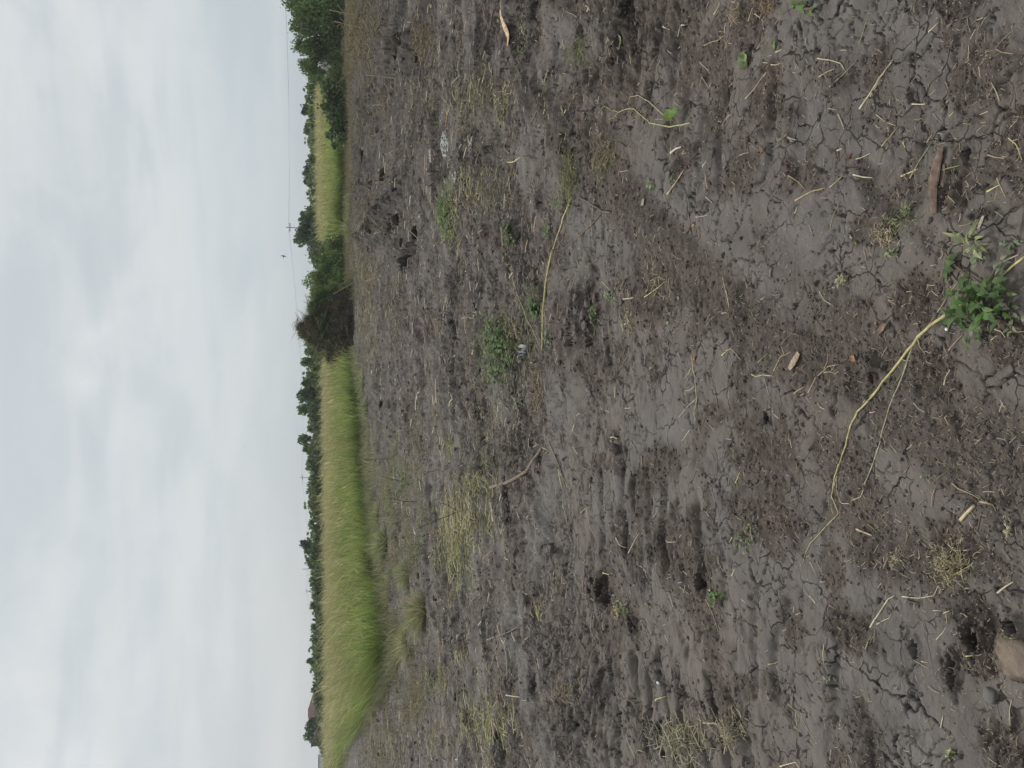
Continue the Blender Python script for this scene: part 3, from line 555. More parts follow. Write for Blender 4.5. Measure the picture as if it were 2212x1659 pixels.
mb.build('root', M_WOOD, hr)
k = 11000; P = np.stack([RNG.uniform(-1, 1, k)*RXm, RNG.uniform(-1, .25, k)*RYm, np.zeros(k)], 1); P[:, 2] = [heap_z(a, b) for a, b in P[:, :2]]; P = P[P[:, 2] > .08]
dens = fbm(P[:, 0]/.7+3, P[:, 2]/.5, 16, 3); P = P[(dens > -.05) | (RNG.random(len(P)) < .25)]; k = len(P)
hh = RNG.uniform(.10, .42, k); ln = np.stack([RNG.normal(.1, .7, k)*hh*1.3, RNG.normal(-.5, .5, k)*hh], 1); cc = jit((.195, .18, .092), k, .38); gr = (RNG.random(k) < .45) & (P[:, 2] > .8); cc[gr] = jit((.115, .165, .058), gr.sum(), .25)
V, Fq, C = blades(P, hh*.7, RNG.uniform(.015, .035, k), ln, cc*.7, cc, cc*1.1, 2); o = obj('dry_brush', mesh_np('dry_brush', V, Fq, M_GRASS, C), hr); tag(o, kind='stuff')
for qx, qy, sr, sh_, kd in ((.95, -.5, .9, .7, 'low'), (1.75, -.6, .85, 1.2, 'bright'), (.1, -.9, .9, .45, 'low'), (-1.2, -.5, .8, .5, 'low')):
    o = obj('foliage', KIND[kd][0], hr, (qx, qy, heap_z(qx, qy)-.35)); o.scale = (sr*.8, sr*.6, sh_); tag(o, kind='stuff')
# ------------------------------------------------------------------ far things: house, rail fence, poles, wires, birds
M_ROOF = mat_plain('red_sheet_roof', (.125, .062, .062), .95, .12, 3, .05); M_WALL = mat_plain('house_wall', (.35, .30, .27), .85); M_METAL = mat_plain('grey_metal', (.10, .115, .11), .5); M_POLE = mat_plain('hazed_pole_wood', (.20, .20, .20), .8); M_WHITE = mat_plain('white_sheet', (.75, .76, .76), .6, .05)  # pole grey is lightened: distance haze put into its colour
M_PANE = mat_plain('window_pane', (.04, .05, .06), .1, .1); M_BIRD = mat_plain('bird_plumage', (.045, .045, .05), .7)
def boxm(name, x0, x1, y0, y1, z0, z1, mat, parent=None):
    v = [(x, y, z) for z in (z0, z1) for y in (y0, y1) for x in (x0, x1)]; f = [(0, 2, 3, 1), (4, 5, 7, 6), (0, 1, 5, 4), (2, 6, 7, 3), (0, 4, 6, 2), (1, 3, 7, 5)]
    return obj(name, mesh_np(name, np.array(v, float), f, mat), parent)
D = 135.0
def hx(y): return at_dist((320, y), D).x
def hz(x, y=725): return at_dist((x, y), D).z
hb = obj('farm_house', None, None, (hx(722), D, 0)); tag(hb, 'distant house with dull red sheet roof behind the hedge', 'house')
b0 = hx(722); xr, xl, xw = hx(703)-b0, hx(738)-b0, hx(746.5)-b0
ez, rz_, wz = hz(315.2, 704), hz(307.6, 722), hz(311.6, 742)
boxm('wall', xl, xr-.4, -.1, 7, 0, ez, M_WALL, hb)
rv = [(xl-.3, -.6, ez), (xr+.1, -.6, ez), (xr+.1, 7.6, ez), (xl-.3, 7.6, ez), ((xl+xr)/2-.6, 3.4, rz_), ((xl+xr)/2+.8, 3.4, rz_), (xl-.3, -.6, ez-.15), (xr+.1, -.6, ez-.15), (xr+.1, 7.6, ez-.15), (xl-.3, 7.6, ez-.15)]
obj('roof', mesh_np('roof', np.array(rv), [(0, 1, 5, 4), (2, 3, 4, 5), (1, 2, 5), (3, 0, 4), (0, 6, 7, 1), (1, 7, 8, 2), (2, 8, 9, 3), (3, 9, 6, 0), (9, 8, 7, 6)], M_ROOF), hb)
boxm('annex', xw, xl-.05, .3, 5, 0, wz, M_ROOF, hb); boxm('annex_coping', xw-.08, xl-.06, .2, 5.1, wz+.002, wz+.12, M_METAL, hb)
for i in range(3):
    wn = boxm('window', xl+1+i*1.5, xl+1.9+i*1.5, -.16, -.105, .9, 2.0, M_WHITE, hb); boxm('pane', xl+1.08+i*1.5, xl+1.82+i*1.5, -.18, -.165, 1.0, 1.9, M_PANE, wn)
D = 118.0; f0, f1 = at_dist((320, 749), D), at_dist((320, 800), D); zt = at_dist((319.6, 758), D).z
fe = obj('rail_fence', None, None, (f0.x, D, 0)); tag(fe, 'distant grey rail fence beside the red roofed house', 'fence')
for zz_ in (zt, zt-.28, zt-.56, zt-.9): boxm('rail', f1.x-f0.x, 0, -.03, .03, zz_-.06, zz_, M_METAL, fe)
for i in range(9): x = (f1.x-f0.x)*i/8; boxm('post', x-.05, x+.05, .035, .13, 0, zt+.06, M_METAL, fe)
sx = at_dist((319, 766), 116); wb = boxm('white_shed', -.9, .9, 0, 1.6, 0, at_dist((318.9, 766), 116).z, M_WHITE); wb.location = (sx.x, 116, 0)
wr = boxm('roof', -1.0, 1.0, -.1, 1.7, 0, .1, M_METAL, wb); wr.location.z = at_dist((318.9, 766), 116).z+.003; tag(wb, "tiny white shed at the picture's bottom edge beyond the meadow", 'shed')
def pole(y, top, D, label, arm=True):
    p = at_dist((320, y), D); z = at_dist((top, y), D).z; r = obj('utility_pole', None, None, (p.x, D, 0)); mb = MB(); mb.tube([(0, 0, -.1), (0, 0, z/2), (0, 0, z)], .12, (.2, .2, .2), 8, .09); o = mb.build('post', M_POLE, r)
    if arm:
        boxm('crossarm', -.9, .9, -.22, -.13, z-.9, z-.72, M_POLE, r)
        for q in (-.75, 0, .75):
            m2 = MB(); m2.tube([(q, -.17, z-.71), (q, -.17, z-.5)], .06, (.3, .3, .3), 6, .04); m2.build('insulator', M_METAL, r)
    tag(r, label, 'utility pole', 'power line poles beyond the hedge'); return Vector((p.x, D, z-.55))
pw = [(-260, 262, 118, None), (229, 286, 160, 'tallest thin utility pole, rising by the largest dark round tree'), (477, 300, 255, 'utility pole showing faintly over the hedge, second along the power line'), (590, 305, 330, 'faint utility pole with crossarm, farthest along the power line')]
tips = []
for y, t_, D, lab in pw:
    if lab: tips.append(pole(y, t_, D, lab))
    else:
        p = at_dist((320, y), D); tips.append(Vector((p.x, D, at_dist((t_, y), D).z-.55)))
pole(568, 302.3, 240, 'plain bare pole without crossarm sticking out of the hedge', False)
tips.append(Vector((-150, 420, tips[-1].z)))
for q, nm in ((-.75, 'left'), (0, 'middle'), (.75, 'right')):
    mb = MB()
    for a, b in zip(tips[:-1], tips[1:]):
        mb.tube([a.lerp(b, t)+Vector((q, -.17, -4*1.3*t*(1-t))) for t in np.linspace(0, 1, 13)], .007, (.12, .12, .13), 4, .007)
    tag(mb.build('power_wire', M_METAL), 'thin power wire strung between the utility poles across the low sky', 'wire', 'power wires')
def bird(p, D, span, bank, label):
    o = at_dist(p, D); r = obj('bird', None, None, o); mb = MB(); s = span
    mb.tube([(-.30*s, 0, 0), (-.2*s, 0, .01*s), (0, 0, .015*s), (.18*s, 0, .01*s), (.28*s, 0, .02*s)], .012*s, (.05,)*3, 8, .02*s); V = mb.v
    for i, v in enumerate(V):
        k = i//8; rad = [.02, .055, .075, .05, .03][k]; c = [(-.30*s, 0, 0), (-.2*s, 0, .01*s), (0, 0, .015*s), (.18*s, 0, .01*s), (.28*s, 0, .02*s)][k]; d_ = (v-Vector(c)); V[i] = Vector(c)+d_.normalized()*rad*s
    mb.build('body', M_BIRD, r)
    for sg in (-1, 1):
        w_ = [(.09, 0, .02), (.12, .22, .10), (.02, .5, .06), (-.06, .48, .055), (-.08, .22, .09), (-.10, 0, .02)]; v = [(x*s, sg*y*s, z*s) for x, y, z in w_]; v += [(x, y, z+.012*s) for x, y, z in v]
        f = [(0, 1, 4, 5), (1, 2, 3, 4), (11, 10, 7, 6), (10, 9, 8, 7)]+[(i, (i+1) % 6, 6+(i+1) % 6, 6+i) for i in range(6)]; obj('wing', mesh_np('wing', np.array(v), f, M_BIRD), r)
    tl = [(-.28, -.03, 0), (-.45, -.07, .0), (-.45, .07, .0), (-.28, .03, 0)]; v = [(x*s, y*s, z*s) for x, y, z in tl]; v += [(x, y, z+.01*s) for x, y, z in v]
    obj('tail', mesh_np('tail', np.array(v), [(0, 1, 2, 3), (7, 6, 5, 4)]+[(i, (i+1) % 4, 4+(i+1) % 4, 4+i) for i in range(4)], M_BIRD), r)
    r.rotation_euler = bank; tag(r, label, 'bird', 'birds in the sky')
bird((283.6, 256.2), 60, .42, (math.radians(78), math.radians(8), math.radians(-8)), 'small dark bird flying low over the bushes next to the heap')
bird((305, 447) if False else (244.4, 447.3), 150, .45, (.4, 0, .6), 'tiny dark bird high in the middle of the sky')

# ------------------------------------------------------------------ things lying on the strip
PALE, TAN, BRN, GRN, YEL, DRK, RED = (.50, .44, .31), (.36, .275, .175), (.155, .11, .078), (.20, .245, .10), (.56, .49, .235), (.055, .043, .036), (.30, .19, .13)
def lay(c, pts, wpx, jitter=.15, n_sub=3):
    """polyline of crop pixels laid on the relief"""
    m = mpp(c, *pts[len(pts)//2]); r = max(wpx*m/2, .0011); G = [gnd(c, *p) for p in pts]; out = []
    for a, b in zip(G[:-1], G[1:]):
        for k in range(n_sub): t = k/n_sub; out.append((a[0]+(b[0]-a[0])*t, a[1]+(b[1]-a[1])*t))
    out.append(G[-1]); A = np.array(out); ln = float(np.hypot(*(A[-1]-A[0])))
    A[1:-1] += RNG.normal(0, min(.008*ln+.0005, .006)*jitter, A[1:-1].shape)
    h = H(A[:, 0], A[:, 1]); z = h.copy()
    for _ in range(8): zs = z.copy(); zs[1:-1] = (z[:-2]+2*z[1:-1]+z[2:])/4; z = zs
    z = np.maximum(z, h-.5*r)+r*.6
    return [Vector((A[i, 0], A[i, 1], z[i])) for i in range(len(A))], r
AUTO = []
def stick(c, pts, w, col, label=None, name='dry_stalk', cat='stalk', mat=None, taper=.55, branches=(), n=6, group=None):
    P, r = lay(c, pts, w); o_ = P[0].copy(); mb = MB(); mb.tube(P, r, col, n, r*taper)
    if not branches: o = mb.build(name, mat or M_STRAW, None, True, o_)
    else:
        e = obj(name, None, None, o_); mb.v = [v-o_ for v in mb.v]; mb.build('stem', mat or M_STRAW, e)
        for bp, bw, bc in branches:
            Q, r2 = lay(c, bp, bw); m2 = MB(); m2.tube(Q, r2, bc or col, 5, r2*.4); m2.v = [v-o_ for v in m2.v]; m2.build('side_stem', mat or M_STRAW, e)
        o = e
    if label: tag(o, label, cat, group)
    else: AUTO.append((o, px(c, *pts[len(pts)//2]), col, cat, len(pts), float((P[-1]-P[0]).length)))
    return o
# --- the long yellow stalk in the foreground, its side shoots, and the thin one crossing it
def conv(c, pts, to):
    ox, oy, s = CROPS[c]; tx, ty, ts = CROPS[to]; return [((ox+x*s-tx)/ts, (oy+y*s-ty)/ts) for x, y in pts]
main = [(1640, 310), (1580, 355), (1400, 480), (1290, 580), (1190, 710), (1090, 835), (990, 965), (890, 1075), (845, 1170), (820, 1290), (780, 1400), (745, 1500), (722, 1640)]+conv('F', [(718, 80), (640, 165), (545, 270), (515, 330), (500, 390)], 'E')
stick('E', main, 20, YEL, 'long yellow stalk lying across the foreground mud from the leafy weed', 'broken_stalk', 'stalk', None, .12,
      [([(1100, 825), (1010, 930), (920, 1012)], 8, PALE), ([(1230, 690), (1190, 800), (1120, 900), (1065, 955)], 9, GRN), ([(1285, 585), (1300, 640), (1340, 695)], 12, TAN), ([(880, 1050), (850, 1140), (800, 1130)], 5, GRN), ([(760, 1480), (735, 1570), (715, 1650)], 6, PALE), ([(752, 1500), (755, 1600), (772, 1656)], 6, PALE), ([(1220, 690), (1190, 690), (1180, 645)], 8, BRN)], 7)
stick('E', [(1250, 650), (1195, 800), (1130, 960), (1090, 1080), (1050, 1270), (970, 1500), (920, 1640), (850, 1662)]+conv('F', [(790, 20), (740, 22), (722, 2)], 'E'), 8, PALE, 'thin pale stalk running beside the long yellow one, bent at its end', 'thin_stalk', 'stalk', None, .7, [([(1090, 1075), (1060, 1110), (1045, 1135)], 5, GRN)])
stick('E', [(1600, 130), (1500, 270), (1430, 380), (1350, 505), (1295, 585)], 9, TAN, 'straight brown twig reaching from the long yellow stalk past the weed', 'twig', 'twig', M_WOOD, .8, [([(1500, 270), (1485, 200), (1475, 150)], 5, PALE)])
stick('E', [(1984, 45), (1900, 110), (1785, 215)], 20, YEL, 'thick yellow stalk stub poking out past the foreground weed, opposite the long stalk', 'broken_stalk')
# --- branches, twigs, vine
stick('B', [(270, 1575), (400, 1540), (510, 1470), (570, 1370), (605, 1300)], 26, (.20, .155, .12), 'thick curved grey brown branch with a root crown at one end', 'fallen_branch', 'branch', M_WOOD, .8,
      [([(605, 1300), (560, 1275), (510, 1285)], 9, BRN), ([(605, 1300), (620, 1250), (590, 1230)], 8, DRK), ([(600, 1310), (640, 1330), (590, 1390)], 6, PALE), ([(590, 1290), (550, 1310), (490, 1300)], 6, PALE)], 8)
stick('B', [(530, 760), (600, 1060), (650, 1290), (690, 1440), (715, 1560)], 10, (.20, .145, .10), 'long straight brown cane lying across the middle of the strip', 'dry_cane', 'cane', M_WOOD, .8, [([(610, 1040), (660, 1060), (670, 1050)], 4, BRN), ([(545, 800), (590, 900), (640, 1000)], 5, TAN)])
stick('B', [(680, 1460), (690, 1520), (705, 1590)], 14, PALE, 'pale split stub at the end of the long brown cane', 'stalk_stub', 'stalk', None, .5, [([(680, 1465), (715, 1530), (730, 1585)], 7, PALE)])
stick('B', [(680, 0), (655, 110), (635, 220), (620, 400), (605, 560), (603, 660)], 16, (.46, .40, .17), 'long yellow brown cane standing out beside the ivy patch', 'dry_cane', 'cane', None, .9)
stick('A', [(800, 1300), (770, 1390), (735, 1480), (705, 1560), (680, 1655)], 11, YEL, 'thin yellow cane in line with the thicker one beside the ivy patch', 'dry_cane', 'cane')
stick('B', [(430, 50), (460, 250), (500, 470), (540, 560), (580, 640)], 8, (.42, .38, .18), 'thin bowed yellowish stem crossing the ivy patch', 'dry_stalk', 'stalk')
stick('A', [(860, 1310), (930, 1350), (1010, 1405), (1080, 1410)], 15, (.12, .095, .078), 'dark forked branch lying beside the thin yellow cane', 'forked_branch', 'branch', M_WOOD, .9, [([(1010, 1405), (930, 1490), (830, 1590), (740, 1655)], 11, (.14, .11, .09))], 7)
vl = [(1590, 815), (1500, 830), (1440, 840), (1320, 815), (1260, 770), (1200, 720), (1150, 718), (1090, 742), (1030, 722), (1000, 700), (975, 750)]
stick('A', vl, 11, (.36, .37, .18), 'uprooted vine with pale green runners and two leaves at its end', 'uprooted_vine', 'vine', None, .35,
      [([(1440, 795), (1380, 740), (1310, 680), (1260, 650), (1220, 630), (1170, 640), (1135, 720)], 11, (.33, .30, .19)), ([(1240, 640), (1270, 600), (1310, 570)], 5, TAN), ([(1300, 680), (1295, 720), (1280, 745)], 5, TAN), ([(1090, 742), (1060, 780), (1030, 790)], 5, TAN), ([(1230, 730), (1210, 790), (1190, 800)], 5, TAN), ([(1010, 700), (1015, 760), (1050, 800)], 5, TAN), ([(1530, 828), (1560, 840), (1590, 800)], 7, GRN), ([(1000, 540), (1030, 600), (1025, 690)], 5, TAN), ([(1350, 820), (1345, 790), (1420, 790)], 5, YEL)])
stick('A', [(1445, 1290), (1500, 1210), (1560, 1120)], 13, TAN, 'tan crooked stick near the pale wilted leaves', 'stick', 'stick', M_WOOD)
stick('A', [(1460, 1015), (1500, 985), (1555, 970)], 15, (.55, .50, .40), 'whitish split stick close to the tan crooked stick', 'stick', 'stick')
stick('A', [(1025, 312), (1060, 230), (1108, 150)], 9, TAN, 'straight tan stick beside the pale crumpled leaf on dark soil', 'stick', 'stick')
stick('A', [(60, 478), (80, 530), (108, 578)], 18, (.17, .135, .12), 'thick short grey stick among the far scraps', 'stick', 'stick', M_WOOD, .6)
stick('A', [(0, 552), (60, 500), (132, 438)], 14, (.20, .17, .13), 'crooked brown stick touching the thick short grey one', 'stick', 'stick', M_WOOD)
stick('A', [(420, 1060), (380, 1190), (330, 1350)], 15, (.085, .066, .055), 'dark straight branch among the olive grass, longest of three', 'dark_branch', 'branch', M_WOOD)
stick('A', [(395, 1222), (398, 1300), (385, 1392)], 12, (.11, .075, .06), 'short dark red brown branch next to the dark straight one', 'dark_branch', 'branch', M_WOOD)
stick('A', [(180, 970), (205, 1130), (225, 1240), (270, 1390)], 8, (.09, .072, .06), 'thin dark cane roughly parallel to the dark straight branch', 'dark_cane', 'cane', M_WOOD)
stick('A', [(445, 780), (470, 815), (492, 842)], 14, DRK, 'short dark stick end in line with the dark straight branch', 'dark_branch', 'branch', M_WOOD)
stick('A', [(640, 540), (625, 650), (600, 730), (550, 830)], 7, GRN, 'thin greenish stem in the middle distance with a whitened bend', 'dry_stalk', 'stalk')
stick('C', [(262, 862), (350, 832), (432, 775)], 11, (.18, .14, .115), 'grey brown twig with a crooked end between straw fan and yellow green heap', 'twig', 'twig', M_WOOD)
stick('D', [(890, 722), (960, 620), (1020, 520), (1068, 462), (1125, 396)], 13, PALE, 'long double straw with frayed roots between crumpled leaf and rotten slab', 'straw_stalk', 'stalk', None, .5, [([(955, 640), (1000, 570), (1035, 500)], 9, PALE), ([(1030, 510), (990, 500), (960, 540)], 4, BRN), ([(1010, 520), (960, 580), (920, 620)], 4, BRN), ([(1035, 505), (1020, 470), (1024, 440)], 4, BRN)])
stick('D', [(455, 1330), (560, 1268), (652, 1243)], 15, TAN, 'thick tan stalk on cracked grey mud, largest of its row', 'straw_stalk')
stick('D', [(905, 292), (950, 150), (1005, 30)], 8, (.23, .25, .14), 'grey green blade lying between the reddish root bundle and the frayed straw', 'dry_stalk', 'blade')
stick('F', [(1495, 122), (1535, 78), (1575, 32)], 22, (.45, .36, .22), 'thick cut cane piece lying on dark mud, part green', 'cane_piece', 'stick', M_WOOD, .95)
stick('F', [(1610, 8), (1650, 16), (1682, 32)], 15, TAN, 'short cut cane just beyond the thick part green one', 'cane_piece', 'stick', M_WOOD, .9)
stick('F', [(830, 180), (885, 200), (942, 219)], 15, (.47, .38, .25), 'tan cut straw on grey cracked plates near the long stalk tip', 'straw_stalk')
stick('F', [(915, 787), (960, 720), (1030, 612), (1072, 590)], 13, (.46, .43, .28), 'pale stalk with a hooked end on brown crumbly soil', 'bent_stalk')
stick('F', [(1125, 595), (1230, 605), (1320, 590), (1357, 508)], 8, PALE, 'curved pale stalk leading from the tattered straw nest', 'bent_stalk')
stick('F', [(1715, 572), (1765, 535), (1816, 504)], 14, (.52, .45, .32), 'thick pale straw between the tattered nest and the pale corner stone', 'straw_stalk')
stick('F', [(1740, 790), (1795, 832), (1820, 847), (1851, 850)], 12, TAN, 'tan bent stick at the edge of the pale stone hollow', 'stick', 'stick')
stick('F', [(400, 1260), (450, 1310), (500, 1370), (540, 1440), (582, 1482)], 7, (.42, .35, .22), 'thin forked root on the cracked mud near the pale scattered straw clump', 'forked_root', 'root', None, .4, [([(450, 1310), (450, 1390), (430, 1450)], 6, PALE)])
stick('F', [(1345, 425), (1390, 370), (1442, 325)], 20, DRK, 'dark thick stick lying in the tattered straw nest', 'stick', 'stick', M_WOOD)
stick('B', [(1590, 700), (1600, 800), (1612, 900), (1622, 1000), (1605, 1102)], 11, (.46, .42, .28), 'branched pale weed stalk lying along the cracked mud', 'branched_stalk', 'stalk', None, .6, [([(1590, 780), (1570, 820), (1540, 855)], 9, None), ([(1608, 905), (1570, 935), (1532, 930)], 7, None), ([(1618, 985), (1560, 1040), (1500, 1110)], 8, None)])
